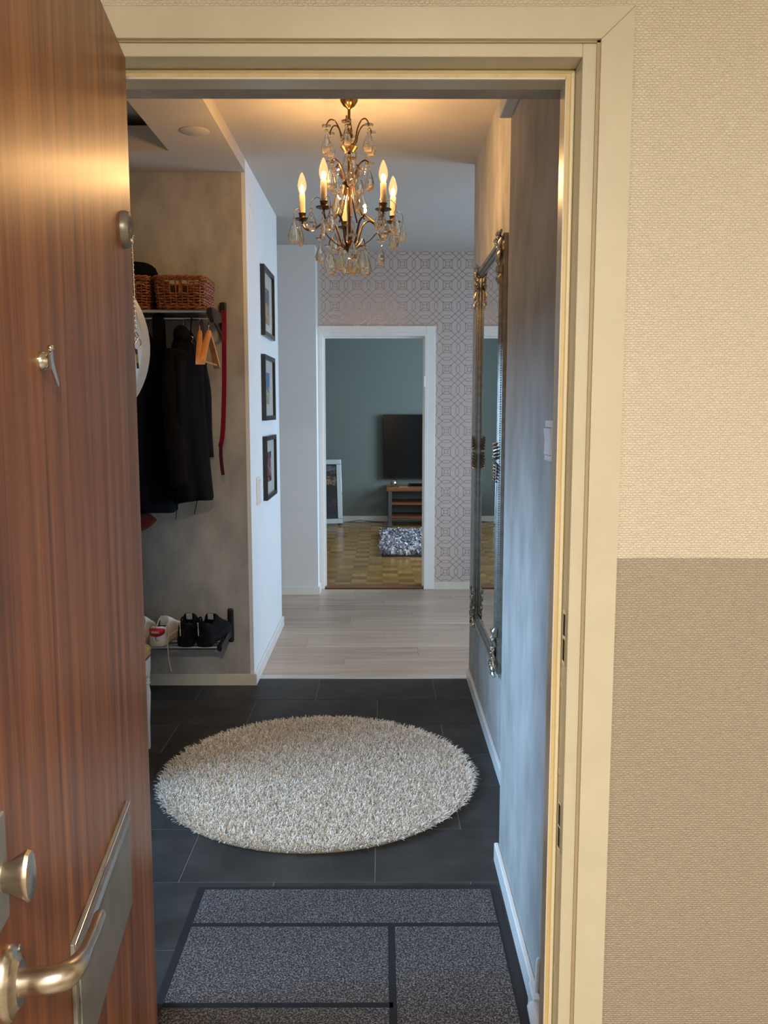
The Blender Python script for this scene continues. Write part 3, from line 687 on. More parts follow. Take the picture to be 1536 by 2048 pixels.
# ================================================================== CHANDELIER
CX, CY = -.126, 3.48
def zv(v): return onY(697, v, CY).z
cl = thing('chandelier', 'antique brass chandelier with crystal drops and five lit candle bulbs', 'chandelier', (CX, CY, ZC))
TC = Matrix.Translation((CX, CY, 0))
def C(r, phi, z): return Vector((CX + r * math.cos(phi), CY + r * math.sin(phi), z))
obj('canopy', lathe(BM(), [(0, 2.6555), (.036, 2.6555), (.038, 2.640), (.034, 2.615), (.022, 2.597), (.010, 2.590), (.006, 2.584), (0, 2.584)], 32, TC), 'canopy', cl, True)
bm = BM(); tube(bm, [(CX, CY, 2.59), (CX, CY, zv(241))], .0055, 12); tube(bm, [(CX, CY, zv(238)), (CX, CY, zv(250))], .0085, 12); obj('rod', bm, 'brass', cl, True)
bm = BM()
for zc, ax in ((zv(254), 0), (zv(264), 1), (zv(274), 0)):
    tube(bm, [(CX + (.009 * math.cos(t_) if ax == 0 else 0), CY + (.009 * math.cos(t_) if ax else 0), zc + .013 * math.sin(t_)) for t_ in [2 * math.pi * k / 18 for k in range(18)]], .0022, 6, closed=True)
obj('chain_link', bm, 'brass', cl, True)
obj('crown_hub', lathe(BM(), [(0, zv(284)), (.007, zv(284)), (.010, zv(289)), (.030, zv(291)), (.034, zv(295)), (.026, zv(300)), (.018, zv(305)), (0, zv(305))], 24, TC), 'brass', cl, True)
obj('glass_baluster', lathe(BM(), [(.010, zv(303)), (.016, zv(308)), (.022, zv(318)), (.030, zv(332)), (.040, zv(345)), (.041, zv(352)), (.032, zv(358)), (.018, zv(362))], 28, TC), 'vase', cl, True)
bm = BM(); tube(bm, [(CX, CY, zv(304)), (CX, CY, zv(510))], .005, 10); obj('stem', bm, 'brass', cl, True)
obj('middle_hub', lathe(BM(), [(0, zv(357)), (.014, zv(357)), (.020, zv(362)), (.028, zv(367)), (.020, zv(371)), (.006, zv(376)), (0, zv(378))], 24, TC), 'brass', cl, True)
obj('glass_column', lathe(BM(), [(.010, zv(378)), (.012, zv(400)), (.010, zv(440)), (.013, zv(470)), (.017, zv(478)), (.014, zv(484))], 20, TC), 'vase', cl, True)
obj('lower_hub', lathe(BM(), [(0, zv(480)), (.010, zv(481)), (.012, zv(486)), (.018, zv(489)), (.018, zv(499)), (.012, zv(503)), (.005, zv(509)), (0, zv(512))], 24, TC), 'brass', cl, True)
# crystal meshes
def drop(w_, h, th):
    bm = BM(); prof = [(0.0, 0), (.16, -.03), (.42, -.2), (.82, -.45), (1.0, -.66), (.86, -.85), (.45, -.97), (0, -1.0)]
    lathe(bm, [(r * w_ / 2, z * h) for r, z in prof], 10, sx=1., sy=th / w_); return mesh('crystal_drop', bm, 'crystal')
D_BIG, D_MED, D_SLIM = drop(.050, .084, .024), drop(.042, .071, .021), drop(.023, .080, .016)
bm = BM(); bmesh.ops.create_icosphere(bm, subdivisions=1, radius=.0068); BEAD = mesh('crystal_bead', bm, 'crystal')
DISH = mesh('crystal_dish', lathe(BM(), [(0, .004), (.010, .006), (.018, .003), (.017, -.003), (.007, -.006), (0, -.006)], 10), 'crystal')
def hang(pt, me, phi, nb=1, parent=cl, dish=False, gap=.012):
    """dish, beads and a drop hung below pt"""
    z = pt.z; phi = R(rnd.uniform(-48, 48))
    if dish: link('crystal_dish', DISH, parent, Matrix.Translation(pt)); z -= .009
    for k in range(nb):
        z -= gap * .55; link('crystal_bead', BEAD, parent, Matrix.Translation((pt.x, pt.y, z))); z -= gap * .55
    link('crystal_drop', me, parent, Matrix.Translation((pt.x, pt.y, z)) @ Matrix.Rotation(phi, 4, 'Z'))
    return z
# crown: six small arms curling up and out
for k in range(6):
    ph = R(25 + 60 * k); ra = .066 + .004 * (k % 2)
    bm = BM(); tube(bm, smoothpath([C(.016, ph, zv(292)), C(.030, ph, zv(283)), C(.040, ph, zv(262)), C(.058, ph, zv(247)), C(.078, ph, zv(245)), C(.092, ph, zv(254)), C(.094, ph, zv(260))], 6), .0027, 7)
    obj('crown_arm', bm, 'brass', cl, True); hang(C(.094, ph, zv(259)), D_BIG if k % 2 else D_MED, ph + R(90 if k % 3 else 20), 1, dish=True)
# five tall curled arms above the candle ring
for k in range(5):
    ph = R(-82 + 72 * k)
    bm = BM(); tube(bm, smoothpath([C(.060, ph, zv(440)), C(.042, ph, zv(420)), C(.026, ph, zv(395)), C(.018, ph, zv(372)), C(.024, ph, zv(350)), C(.040, ph, zv(330)), C(.062, ph, zv(322)), C(.078, ph, zv(327))], 6), .0034, 7)
    obj('curled_arm', bm, 'brass', cl, True); hang(C(.080, ph, zv(329)), D_BIG, ph + R(90 + 25 * (k % 2)), 1, dish=True)
    hang(C(.050, ph + R(30), zv(378)), D_BIG if k % 2 else D_SLIM, ph + R(60), 1)
# candle arms
for k in range(5):
    ph = R(-118 + 72 * k); zc = zv(440) + .006
    bm = BM(); tube(bm, smoothpath([C(.014, ph, zv(494)), C(.034, ph, zv(484)), C(.046, ph, zv(464)), C(.060, ph, zv(446)), C(.088, ph, zv(438)), C(.120, ph, zv(448)), C(.150, ph, zv(457)), C(.176, ph, zv(455)), C(.188, ph, zv(446)), C(.190, ph, zc - .002)], 6), .0040, 8)
    ar = obj('candle_arm', bm, 'brass', cl, True)
    TT = Matrix.Translation(C(.190, ph, zc))
    obj('drip_dish', lathe(BM(), [(0, -.004), (.012, -.004), (.030, .002), (.031, .005), (.014, .004), (.012, .009), (.0135, .022), (.016, .026), (.0125, .027), (0, .026)], 22, TT), 'brass', ar, True)
    obj('candle_sleeve', lathe(BM(), [(0, .024), (.0115, .024), (.0115, .098), (.010, .100), (0, .100)], 18, TT), 'candle', ar, True)
    obj('bulb', lathe(BM(), [(.0085, .100), (.012, .106), (.0165, .122), (.0172, .134), (.014, .152), (.008, .170), (.003, .180), (0, .182)], 18, TT), 'bulb', ar, True)
    bm = BM(); ball(bm, C(.190, ph, zc + .122), .0062, 10, 8, (1, 1, 1.35)); obj('filament', bm, 'filament', ar, True)
    ld = bpy.data.lights.new('candle_glow', 'POINT'); ld.energy = 6.8; ld.color = (1, .56, .22); ld.shadow_soft_size = .012
    lo = bpy.data.objects.new('candle_glow', ld); COL.objects.link(lo); lo.location = C(.190, ph, zc + .128); lo.parent = cl; lo.matrix_parent_inverse = WM[cl.name].inverted()
    for sgn in (-1, 1):
        e = C(.190, ph, zc) + Vector((math.cos(ph + R(62 * sgn)), math.sin(ph + R(62 * sgn)), 0)) * .047
        bm = BM(); tube(bm, smoothpath([C(.190, ph, zc + .022), (C(.190, ph, zc) + e) / 2 + Vector((0, 0, .040)), e + Vector((0, 0, .024)), e + Vector((0, 0, .002))], 5), .0011, 5); obj('wire', bm, 'brass', ar)
        hang(e + Vector((0, 0, .003)), D_BIG if sgn > 0 else D_MED, ph + R(40 * k), 1)
    hang(C(.196, ph, zc - .010), D_BIG if k % 2 else D_SLIM, ph + R(80), 1)
# lower hooks
for k in range(5):
    ph = R(-82 + 72 * k)
    bm = BM(); tube(bm, smoothpath([C(.016, ph, zv(497)), C(.050, ph, zv(492)), C(.085, ph, zv(480)), C(.108, ph, zv(468)), C(.120, ph, zv(474)), C(.124, ph, zv(482))], 5), .0022, 6); obj('hook_arm', bm, 'brass', cl, True)
    hang(C(.124, ph, zv(483)), D_MED, ph + R(30 * k), 1, dish=True)
    bm = BM(); tube(bm, smoothpath([C(.016, ph + R(36), zv(498)), C(.045, ph + R(36), zv(500)), C(.068, ph + R(36), zv(494)), C(.072, ph + R(36), zv(499))], 5), .0014, 5); obj('hook_arm', bm, 'brass', cl, True)
    hang(C(.072, ph + R(36), zv(500)), D_BIG if k % 2 else D_MED, ph + R(50 * k + 20), 1)
    hang(C(.036, ph + R(70), zv(500)), D_MED if k % 2 else D_SLIM, ph + R(35 * k), 1)
SB = mesh('string_bead', ball(BM(), (0, 0, 0), .0052, 7, 5), 'crystal')
for k in range(6):
    a0, a1 = C(.094, R(25 + 60 * k), zv(262)), C(.080, R(-82 + 72 * (k % 5)), zv(327))
    a1 = C(.060, R(25 + 60 * k + 18), zv(352)); mid = (a0 + a1) / 2 + Vector((0, 0, -.028)); P_ = smoothpath([a0, mid, a1], 5)
    for p_ in P_[1:]: link('string_bead', SB, cl, Matrix.Translation(p_))
bm = BM(); bmesh.ops.create_icosphere(bm, subdivisions=2, radius=.026, matrix=Matrix.Translation((CX + .012, CY, zv(537)))); obj('crystal_ball', bm, 'crystal', cl)
bm = BM(); tube(bm, [(CX, CY, zv(510)), (CX + .012, CY, zv(526))], .0012, 5); obj('ball_wire', bm, 'brass', cl)

# ================================================================== ORNATE MIRROR
my_0, my_1, mz0, mz1 = 3.275, 4.125, .405, 2.085
mi = thing('wall_mirror', 'tall silver framed mirror with carved corner scrolls on the grey wall', 'mirror', (XR, (my_0 + my_1) / 2, mz0))
FW = .062
# moulded section: (distance from outer edge, proud of the wall)
prof = [(0, .001), (0, .016), (.006, .021), (.013, .018), (.018, .024), (.030, .033), (.042, .030), (.048, .020), (.054, .022), (.060, .017), (.064, .008), (.064, .001)]
bm = BM(); rings = []
for (yy, zz, sy, sz) in ((my_0, mz0, 1, 1), (my_1, mz0, -1, 1), (my_1, mz1, -1, -1), (my_0, mz1, 1, -1)):
    rings.append([(XR - h * .9, yy + sy * d * .74, zz + sz * d * .74) for d, h in prof])
loft(bm, rings + [rings[0]], closed=True, caps=False); bmesh.ops.remove_doubles(bm, verts=bm.verts[:], dist=1e-5)
obj('frame', bm, 'silver', mi, True)
obj('mirror_glass', bx(XR - .0095, XR - .001, my_0 + .04, my_1 - .04, mz0 + .04, mz1 - .04), 'mirror', mi)
bd = mesh('bead_row', ball(BM(), (0, 0, 0), .0026, 6, 5), 'silver', True)
bm = BM()
for yy in (my_0 + .0045, my_0 + .040, my_1 - .0045, my_1 - .040):
    z = mz0 + .07
    while z < mz1 - .07: bmesh.ops.create_icosphere(bm, subdivisions=1, radius=.0034, matrix=Matrix.Translation((XR - .019, yy, z))); z += .009
o = obj('beading', bm, 'silver', mi, True); o['kind'] = 'stuff'
def scroll(bm, cy_, cz_, r0, turns, a0, hand, x, rt=.0045):
    pts = []
    for k in range(15):
        t_ = k / 14; a = a0 + hand * turns * 2 * math.pi * t_; r = r0 * (1 - .8 * t_); pts.append((x - .006 * t_, cy_ + r * math.cos(a), cz_ + r * math.sin(a)))
    tube(bm, pts, [rt * (1 - .35 * k / 14) for k in range(15)], 6)
def leaf(bm, y, z, ly, lz, x, s=.007):
    d = Vector((0, ly, lz)); p = Vector((x, y, z))
    tube(bm, [p, p + d * .3 + Vector((-.006, 0, 0)), p + d * .65 + Vector((-.008, 0, 0)), p + d], [s * .5, s, s * .8, s * .2], 6)
def corner(sy, sz):
    bm = BM(); r = random.Random(4)
    X0 = -.030
    scroll(bm, .035 * sy, .045 * sz, .030, 1.2, 0, sy * sz, X0); scroll(bm, .070 * sy, .020 * sz, .022, 1.1, 1, -sy * sz, X0); scroll(bm, .020 * sy, .090 * sz, .020, 1.1, 2, sy * sz, X0)
    scroll(bm, .012 * sy, .135 * sz, .014, 1.0, .5, sy * sz, X0); scroll(bm, .115 * sy, .014 * sz, .014, 1.0, .5, -sy * sz, X0)
    scroll(bm, .062 * sy, .078 * sz, .016, 1.1, 3, sy * sz, X0 + .004)
    for (y, z, a, b) in ((-.008, -.010, .028, .034), (-.012, .020, .016, .050), (.030, -.012, .060, .010), (.012, .006, .030, .036), (.004, .060, .014, .050), (.004, .110, .006, .045), (.055, .006, .045, .012), (.100, .006, .045, .004), (.050, .060, .014, .050), (.052, .105, .004, .045), (.062, .148, -.004, .030), (-.006, .150, .004, .040)):
        leaf(bm, y * sy, z * sz, a * sy, b * sz, X0 + .004, .0075)
    for k in range(16): ball(bm, (X0 - .003 + r.uniform(-.003, .004), r.uniform(-.006, .085) * sy, r.uniform(-.006, .10) * sz), r.uniform(.004, .0065), 6, 5)
    return bm
for yy, zz, sy, sz in ((my_0, mz0, 1, 1), (my_1, mz0, -1, 1), (my_1, mz1, -1, -1), (my_0, mz1, 1, -1)):
    obj('corner_ornament', corner(sy, sz), 'silverdark', mi, True, Matrix.Translation((XR, yy, zz)))
for yy, sy in ((my_0, 1), (my_1, -1)):
    bm = BM(); r = random.Random(9)
    for k in range(11):
        z = -.062 + .0124 * k; w_ = .030 * math.cos(abs(z) / .066 * 1.2)
        leaf(bm, .032 * sy, z, (w_ + .010) * sy, .014 * (1 if z > 0 else -1), -.030, .0062); leaf(bm, .032 * sy, z, -(w_ + .006) * sy, .014 * (1 if z > 0 else -1), -.030, .0062)
    for s in (-1, 1): scroll(bm, .032 * sy, .025 * s, .016, 1.1, 0, s, -.034)
    obj('side_ornament', bm, 'silverdark', mi, True, Matrix.Translation((XR, yy, 1.235)))

# ================================================================== small wall fittings
# rocker switch on the near wall
sa, sb = 1.845, 1.925; z0, z1 = onX(1100, 922, XR2 - .006).z, onX(1100, 841, XR2 - .006).z
sw = thing('light_switch', 'white rocker light switch on the near wall beside the entrance frame', 'switch', (XR2, 1.885, z0))
obj('switch_body', bx(XR2 - .010, XR2, sa, sb, z0, z1, .0015), 'whiteplastic', sw)
bm = BM(); prism(bm, [(XR2 - .0095, z0 + .013), (XR2 - .0115, z0 + .013), (XR2 - .0105, z0 + .045), (XR2 - .0135, z1 - .018), (XR2 - .0095, z1 - .018)], 'y', sa + .008, sb - .0005); obj('rocker', bm, 'whiteplastic', sw)
for z in (z0 + .0125, z1 - .0155): obj('seam', bx(XR2 - .0102, XR2 - .0095, sa + .004, sb - .004, z - .0007, z + .0007), 'dark', sw)
# cable cover at the floor
cb = thing('cable_cover', 'white plastic cable cover at the end of the near baseboard', 'cable cover', (XR2, 1.9, 0))
obj('cover_box', bx(XR2 - .020, XR2, 1.865, 1.932, .001, .066, .004), 'whiteplastic', cb)
bm = BM(); tube(bm, smoothpath([(XR2 - .008, 1.895, .055), (XR2 - .007, 1.888, .10), (XR2 - .006, 1.884, .158)], 5), [.0055] * 10 + [.003], 10); obj('cover_spout', bm, 'whiteplastic', cb, True)
bm = BM(); tube(bm, [(XR2 - .016, 1.87, .045), (XR2 - .018, 1.75, .030), (XR2 - .018, 1.66, .02)], .017, 12); obj('conduit', bm, 'whiteplastic', cb, True)
# double switch on the picture wall
d0 = thing('wall_switch', 'white double switch plate on the white wall near the lowest picture', 'switch', (XL, 4.66, .92))
ya, yb = 4.575, 4.665; za, zb = .925, 1.075
obj('switch_body', bx(XL, XL + .010, ya, yb, za, zb, .002), 'whiteplastic', d0)
for a, b in ((za + .012, za + .068), (za + .080, zb - .012)):
    bm = BM(); prism(bm, [(XL + .0095, a), (XL + .018, a), (XL + .0125, (a + b) / 2), (XL + .016, b), (XL + .0095, b)], 'y', ya + .012, yb - .012); obj('rocker', bm, 'whiteplastic', d0)
# round junction cover on picture wall, round ceiling vent
q = onX(502, 430, XL)
o = obj('junction_cover', lathe(BM(), [(0, 0), (.055, 0), (.055, .002), (.052, .004), (0, .005)], 40, Matrix.Translation((XL, q.y, q.z)) @ Matrix.Rotation(R(90), 4, 'Y')), 'white', smooth=True); tag(o, 'round white junction cover high on the white wall', 'cover')
q = onZ(389, 262, ZS)
o = obj('ceiling_vent', lathe(BM(), [(0, 0), (.062, 0), (.062, -.002), (.060, -.0035), (0, -.004)], 48, Matrix.Translation((q.x, q.y, ZS))), 'ceil', smooth=True); tag(o, 'round white cover plate on the lowered ceiling', 'vent')

# ================================================================== FRAMED PICTURES
def print_mat(kind):
    t = NT('print_' + kind); setp(t, None, .6, 0, .3); c = t.coord(); sp_ = t.n('ShaderNodeSeparateXYZ'); t.l(c, sp_.inputs[0])
    if kind == 'street':
        nz = t.n('ShaderNodeTexNoise', Scale=22.0, Detail=3.0); t.l(c, nz.inputs['Vector'])
        g = t.n('ShaderNodeMath', _operation='MULTIPLY_ADD'); g.inputs[1].default_value = 2.6; g.inputs[2].default_value = .0; t.l(sp_.outputs['Z'], g.inputs[0])
        ad = t.n('ShaderNodeMath', _operation='ADD'); t.l(g.outputs[0], ad.inputs[0]); t.l(nz.outputs['Fac'], ad.inputs[1])
        t.l(t.ramp(ad.outputs[0], [(.25, srgb(150, 128, 100)), (.42, srgb(196, 176, 136)), (.52, srgb(110, 92, 78)), (.62, srgb(96, 106, 124)), (.8, srgb(126, 136, 150))]), t.b.inputs['Base Color'])
    elif kind == 'seaside':
        nz = t.n('ShaderNodeTexNoise', Scale=14.0, Detail=3.0); t.l(c, nz.inputs['Vector'])
        g = t.n('ShaderNodeMath', _operation='MULTIPLY_ADD'); g.inputs[1].default_value = 3.4; g.inputs[2].default_value = .0; t.l(sp_.outputs['Z'], g.inputs[0])
        ad = t.n('ShaderNodeMath', _operation='ADD'); t.l(g.outputs[0], ad.inputs[0]); t.l(nz.outputs['Fac'], ad.inputs[1])
        t.l(t.ramp(ad.outputs[0], [(.3, srgb(150, 146, 122)), (.44, srgb(206, 190, 156)), (.5, srgb(120, 116, 90)), (.56, srgb(74, 108, 148)), (.85, srgb(102, 138, 176))]), t.b.inputs['Base Color'])
    else:
        vo = t.n('ShaderNodeTexVoronoi', Scale=26.0); vo.distance = 'CHEBYCHEV'; t.l(t.coord((1, 1, .7)), vo.inputs['Vector'])
        sr = t.n('ShaderNodeSeparateColor'); t.l(vo.outputs['Color'], sr.inputs[0])
        rp = t.ramp(sr.outputs[0], [(0, srgb(22, 24, 34)), (.25, srgb(44, 46, 104)), (.42, srgb(172, 166, 160)), (.6, srgb(176, 98, 52)), (.8, srgb(120, 44, 34)), (1, srgb(20, 20, 26))]); t.l(rp, t.b.inputs['Base Color'])
    return t.m
PW, PD = .455, .024
def picture(zb, zt, yb_near, tilt, kind, label, shade, art):
    zc_, yc = (zb + zt) / 2, yb_near + PW / 2 + .02; H = zt - zb
    p = thing('picture_frame', label, 'picture', (XL, yc, zb), 'framed pictures on the white wall')
    MP = Matrix.Translation((XL, yc, zc_)) @ Matrix.Rotation(R(tilt), 4, 'X')
    w2, h2, e = PW / 2, H / 2, .026
    for a, b, c_, d in ((-w2, w2, -h2, -h2 + e), (-w2, w2, h2 - e, h2)): obj('frame_rail', bx(.001, PD, a, b, c_, d, .0012), 'blackframe', p, M4=MP)
    for a, b in ((-w2, -w2 + e), (w2 - e, w2)): obj('frame_stile', bx(.001, PD, a, b, -h2 + e, h2 - e, .0012), 'blackframe', p, M4=MP)
    obj('picture_mat', bx(.003, .009, -w2 + e, w2 - e, -h2 + e, h2 - e), 'mat', p, M4=MP)
    ay0, ay1, az0, az1 = art
    obj('print', bx(.009, .0098, ay0 * PW, ay1 * PW, az0 * H, az1 * H), print_mat(kind), p, M4=MP)
    obj('glass', bx(.0135, .015, -w2 + e, w2 - e, -h2 + e, h2 - e), 'picglass', p, M4=MP)
picture(1.847, 2.232, 4.84, 0, 'street', 'topmost black framed picture, an ochre and blue-grey street scene', 0, (-.3, .16, -.30, .22))
picture(1.374, 1.742, 4.82, 0, 'seaside', 'middle black framed picture, a blue and sand coloured view', 0, (-.26, .12, -.25, .24))
picture(.922, 1.285, 4.83, 0, 'blocks', 'lowest black framed picture, dark blue and rust colour blocks', 0, (-.30, .14, -.24, .24))

# ================================================================== COAT RACK
rk = thing('hat_rack', 'wall-mounted aluminium tube hat rack with black end brackets', 'coat rack', (-1.0, YA, 1.85))
RZ = 1.888; TY = [4.085, 4.15, 4.215, 4.28, 4.335]
for y in TY: obj('shelf_tube', tube(BM(), [(-1.249, y, RZ), (-.80, y, RZ)], .0105, 14), 'alu', rk, True)
obj('hanging_rail', tube(BM(), [(-1.249, 4.12, RZ - .028), (-.805, 4.12, RZ - .028)], .0085, 12), 'alu', rk, True)
bm = BM(); prism(bm, [(4.065, RZ - .020), (4.065, RZ + .016), (4.10, RZ + .020), (YA - .012, RZ + .016), (YA - .012, RZ - .02), (4.16, RZ - .048), (4.11, RZ - .048)], 'x', -.805, -.785)
bmesh.ops.bevel(bm, geom=bm.edges[:], offset=.004, segments=2, affect='EDGES'); obj('end_bracket', bm, 'blackplastic', rk)
obj('bracket_strut', tube(BM(), [(-.795, 4.15, RZ - .03), (-.792, YA - .02, RZ - .10)], .008, 8), 'blackplastic', rk, True)
obj('wall_plate', bx(-.806, -.774, YA - .022, YA, 1.79, 1.965, .006), 'blackplastic', rk)
bm = BM(); lathe(bm, [(0, 0), (.015, 0), (.017, .006), (.017, .022), (.012, .026), (0, .026)], 18, Matrix.Translation((-.812, 4.085, RZ)) @ Matrix.Rotation(R(90), 4, 'Y')); obj('end_cap', bm, 'blackplastic', rk, True)
for x in (-.845, -1.1): 
    bm = BM(); tube(bm, smoothpath([(x, 4.12, RZ - .028), (x, 4.11, RZ - .05), (x, 4.09, RZ - .056), (x, 4.085, RZ - .045)], 4), .004, 6); obj('coat_hook', bm, 'blackplastic', rk, True)

# ---- wicker baskets
def basket(x0, x1, y0, y1, z0, z1, hole, label, seed):
    r = random.Random(seed); b = thing('wicker_basket', label, 'basket', ((x0 + x1) / 2, (y0 + y1) / 2, z0), 'wicker baskets on the hat rack')
    H = z1 - z0; flare = .012; cr = .03
    def per(t_, z):
        """rounded rectangle perimeter point, t in 0..1"""
        f = flare * (z - z0) / H; a0, a1, b0, b1 = x0 - f, x1 + f, y0 - f, y1 + f
        wx, wy = a1 - a0 - 2 * cr, b1 - b0 - 2 * cr; q = math.pi * cr / 2; tot = 2 * (wx + wy) + 4 * q; d = (t_ % 1) * tot
        for (ln_, fn) in ((wx, lambda s: (a0 + cr + s, b0, 0, -1)), (q, lambda s: (a1 - cr + cr * math.sin(s / cr), b0 + cr - cr * math.cos(s / cr), math.sin(s / cr), -math.cos(s / cr))), (wy, lambda s: (a1, b0 + cr + s, 1, 0)), (q, lambda s: (a1 - cr + cr * math.cos(s / cr), b1 - cr + cr * math.sin(s / cr), math.cos(s / cr), math.sin(s / cr))), (wx, lambda s: (a1 - cr - s, b1, 0, 1)), (q, lambda s: (a0 + cr - cr * math.sin(s / cr), b1 - cr + cr * math.cos(s / cr), -math.sin(s / cr), math.cos(s / cr))), (wy, lambda s: (a0, b1 - cr - s, -1, 0)), (q, lambda s: (a0 + cr - cr * math.cos(s / cr), b0 + cr - cr * math.sin(s / cr), -math.cos(s / cr), -math.sin(s / cr)))):
            if d <= ln_: return fn(d)
            d -= ln_
        return fn(ln_)
    NS = 34; NP = NS * 4
    bm = BM()
    rows = 11
    for k in range(rows):
        z = z0 + .010 + (H - .030) * k / (rows - 1); run = []
        ph = math.pi * (k % 2)
        for i in range(NP + 1):
            t_ = i / NP; x, y, nx, ny = per(t_, z); a = .0042 * math.sin(math.pi * 2 * i / 8 + ph)
            inhole = hole and y < y0 + .005 and hole[0] < x < hole[1] and z0 + H * .52 < z < z0 + H * .86
            if inhole:
                if len(run) > 1: tube(bm, run, .0044, 5)
                run = []
            else: run.append((x + nx * a, y + ny * a, z + .0015 * math.sin(i * .7 + k) + r.uniform(-.0008, .0008)))
        if len(run) > 1: tube(bm, run, .0044, 5)
    o = obj('weave', bm, 'wicker', b, True); o['kind'] = 'stuff'
    bm = BM()
    for s in range(NS):
        pts = [per((s * 4 + 2) / NP, z) for z in (z0 + .004, z0 + H * .5, z1 - .008)]
        tube(bm, [(p[0], p[1], z) for p, z in zip(pts, (z0 + .004, z0 + H * .5, z1 - .008))], .003, 5)
    o = obj('stakes', bm, 'wicker', b, True); o['kind'] = 'stuff'
    bm = BM()
    for ph in (0, 2.1, 4.2):
        tube(bm, [(lambda p, a: (p[0] + p[2] * .006 * math.cos(a), p[1] + p[3] * .006 * math.cos(a), z1 - .010 + .007 * math.sin(a)))(per(i / 120, z1), i * .52 + ph) for i in range(120)], .0046, 5, closed=True)
    obj('braided_rim', bm, 'wicker', b, True)
    bm = BM()
    for ph in (0, 3.1):
        tube(bm, [(lambda p, a: (p[0] + p[2] * .004 * math.cos(a), p[1] + p[3] * .004 * math.cos(a), z0 + .008 + .005 * math.sin(a)))(per(i / 120, z0), i * .52 + ph) for i in range(120)], .0046, 5, closed=True)
    obj('braided_foot', bm, 'wicker', b, True)
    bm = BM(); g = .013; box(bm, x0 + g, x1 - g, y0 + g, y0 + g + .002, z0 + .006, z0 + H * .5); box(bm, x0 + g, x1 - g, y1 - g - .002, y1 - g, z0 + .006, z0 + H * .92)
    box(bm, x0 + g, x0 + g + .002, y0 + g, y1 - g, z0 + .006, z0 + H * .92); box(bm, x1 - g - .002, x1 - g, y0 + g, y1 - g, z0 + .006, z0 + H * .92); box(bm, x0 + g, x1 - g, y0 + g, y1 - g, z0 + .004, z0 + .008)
    obj('shadow_lining', bm, 'wickerdark', b)
    if hole: obj('handle_post', bx((hole[0] + hole[1]) / 2 - .005, (hole[0] + hole[1]) / 2 + .005, y0 - .009, y0 + .001, z0 + H * .4, z0 + H * .92, .002), 'wicker', b)
    return b
bz0 = RZ + .0125
basket(-1.045, -.835, 4.085, 4.345, bz0, 2.052, (-.975, -.895), 'brown wicker basket with handle slot on the open end of the hat rack', 2)
basket(-1.246, -1.088, 4.085, 4.345, bz0, 2.052, None, 'brown wicker basket under a black cap on the hat rack', 5)
# black cap on the left basket
bm = BM(); rings = []
for k in range(7):
    t_ = k / 6; z = 2.060 + .066 * math.sin(t_ * math.pi / 2); s = math.cos(t_ * math.pi / 2) ** .6 if k < 6 else .02
    rings.append([(-1.165 + (.095 * s + .006 * math.sin(3 * a + k)) * math.cos(a), 4.20 + (.09 * s + .006 * math.sin(2 * a)) * math.sin(a), z + .007 * math.sin(2 * a + 1)) for a in [2 * math.pi * j / 20 for j in range(20)]])
cp = thing('cap', 'black fabric cap lying on the darker wicker basket', 'hat', (-1.16, 4.2, 2.05))
loft(bm, rings); obj('crown', bm, 'blackcloth', cp, 'all')
bm = BM(); prism(bm, [(-1.10, 4.12), (-1.070, 4.15), (-1.062, 4.20), (-1.070, 4.25), (-1.10, 4.28)], 'z', 2.062, 2.070); obj('brim', bm, 'blackcloth', cp)

# ---- hangers and clothes on the rail
def hanger(x, yaw, label, bar=True, drop_=.0):
    zt = RZ - .028 + .009; h = thing('coat_hanger', label, 'hanger', (x, 4.12, zt), 'wooden hangers on the hat rack')
    MH = Matrix.Translation((x, 4.12, zt)) @ Matrix.Rotation(R(yaw), 4, 'Z')
    pts = [(0, .011 * math.sin(a) + .0, .011 * math.cos(a) - .011 + .002) for a in [R(-120 + 25 * k) for k in range(10)]] + [(0, .004, -.035), (0, 0, -.05), (0, 0, -.078)]
    obj('hook', tube(BM(), pts, .0016, 6), 'chrome', h, True, MH)
    for s in (-1, 1):
        bm = BM(); rings = []
        for k in range(9):
            t_ = k / 8; y = s * .20 * t_; z = -.076 - .145 * t_ ** 1.15 ; hh = .015 - .004 * t_; ww = .010 + .006 * t_
            rings.append([(-ww, y, z - hh), (ww, y, z - hh), (ww, y, z + hh * .6), (ww * .5, y, z + hh), (-ww * .5, y, z + hh), (-ww, y, z + hh * .6)])
        loft(bm, rings); obj('shoulder', bm, 'hangerwood', h, True, MH)
    if bar: obj('trouser_bar', tube(BM(), [(0, -.185, -.215), (0, .185, -.215)], .0045, 8), 'hangerwood', h, True, MH)
def xr(u, v, Y): return onY(u, v, Y).x
hanger(xr(399, 640, 4.12), 10, 'bare wooden hanger seen edge-on between the dark jacket and the other bare hanger', False)
hanger(xr(417, 640, 4.12), 1, 'bare wooden hanger with trouser bar beside the red strap')
xc = xr(366, 640, 4.12)
hanger(xc, 6, 'wooden hanger inside the charcoal jacket', False)
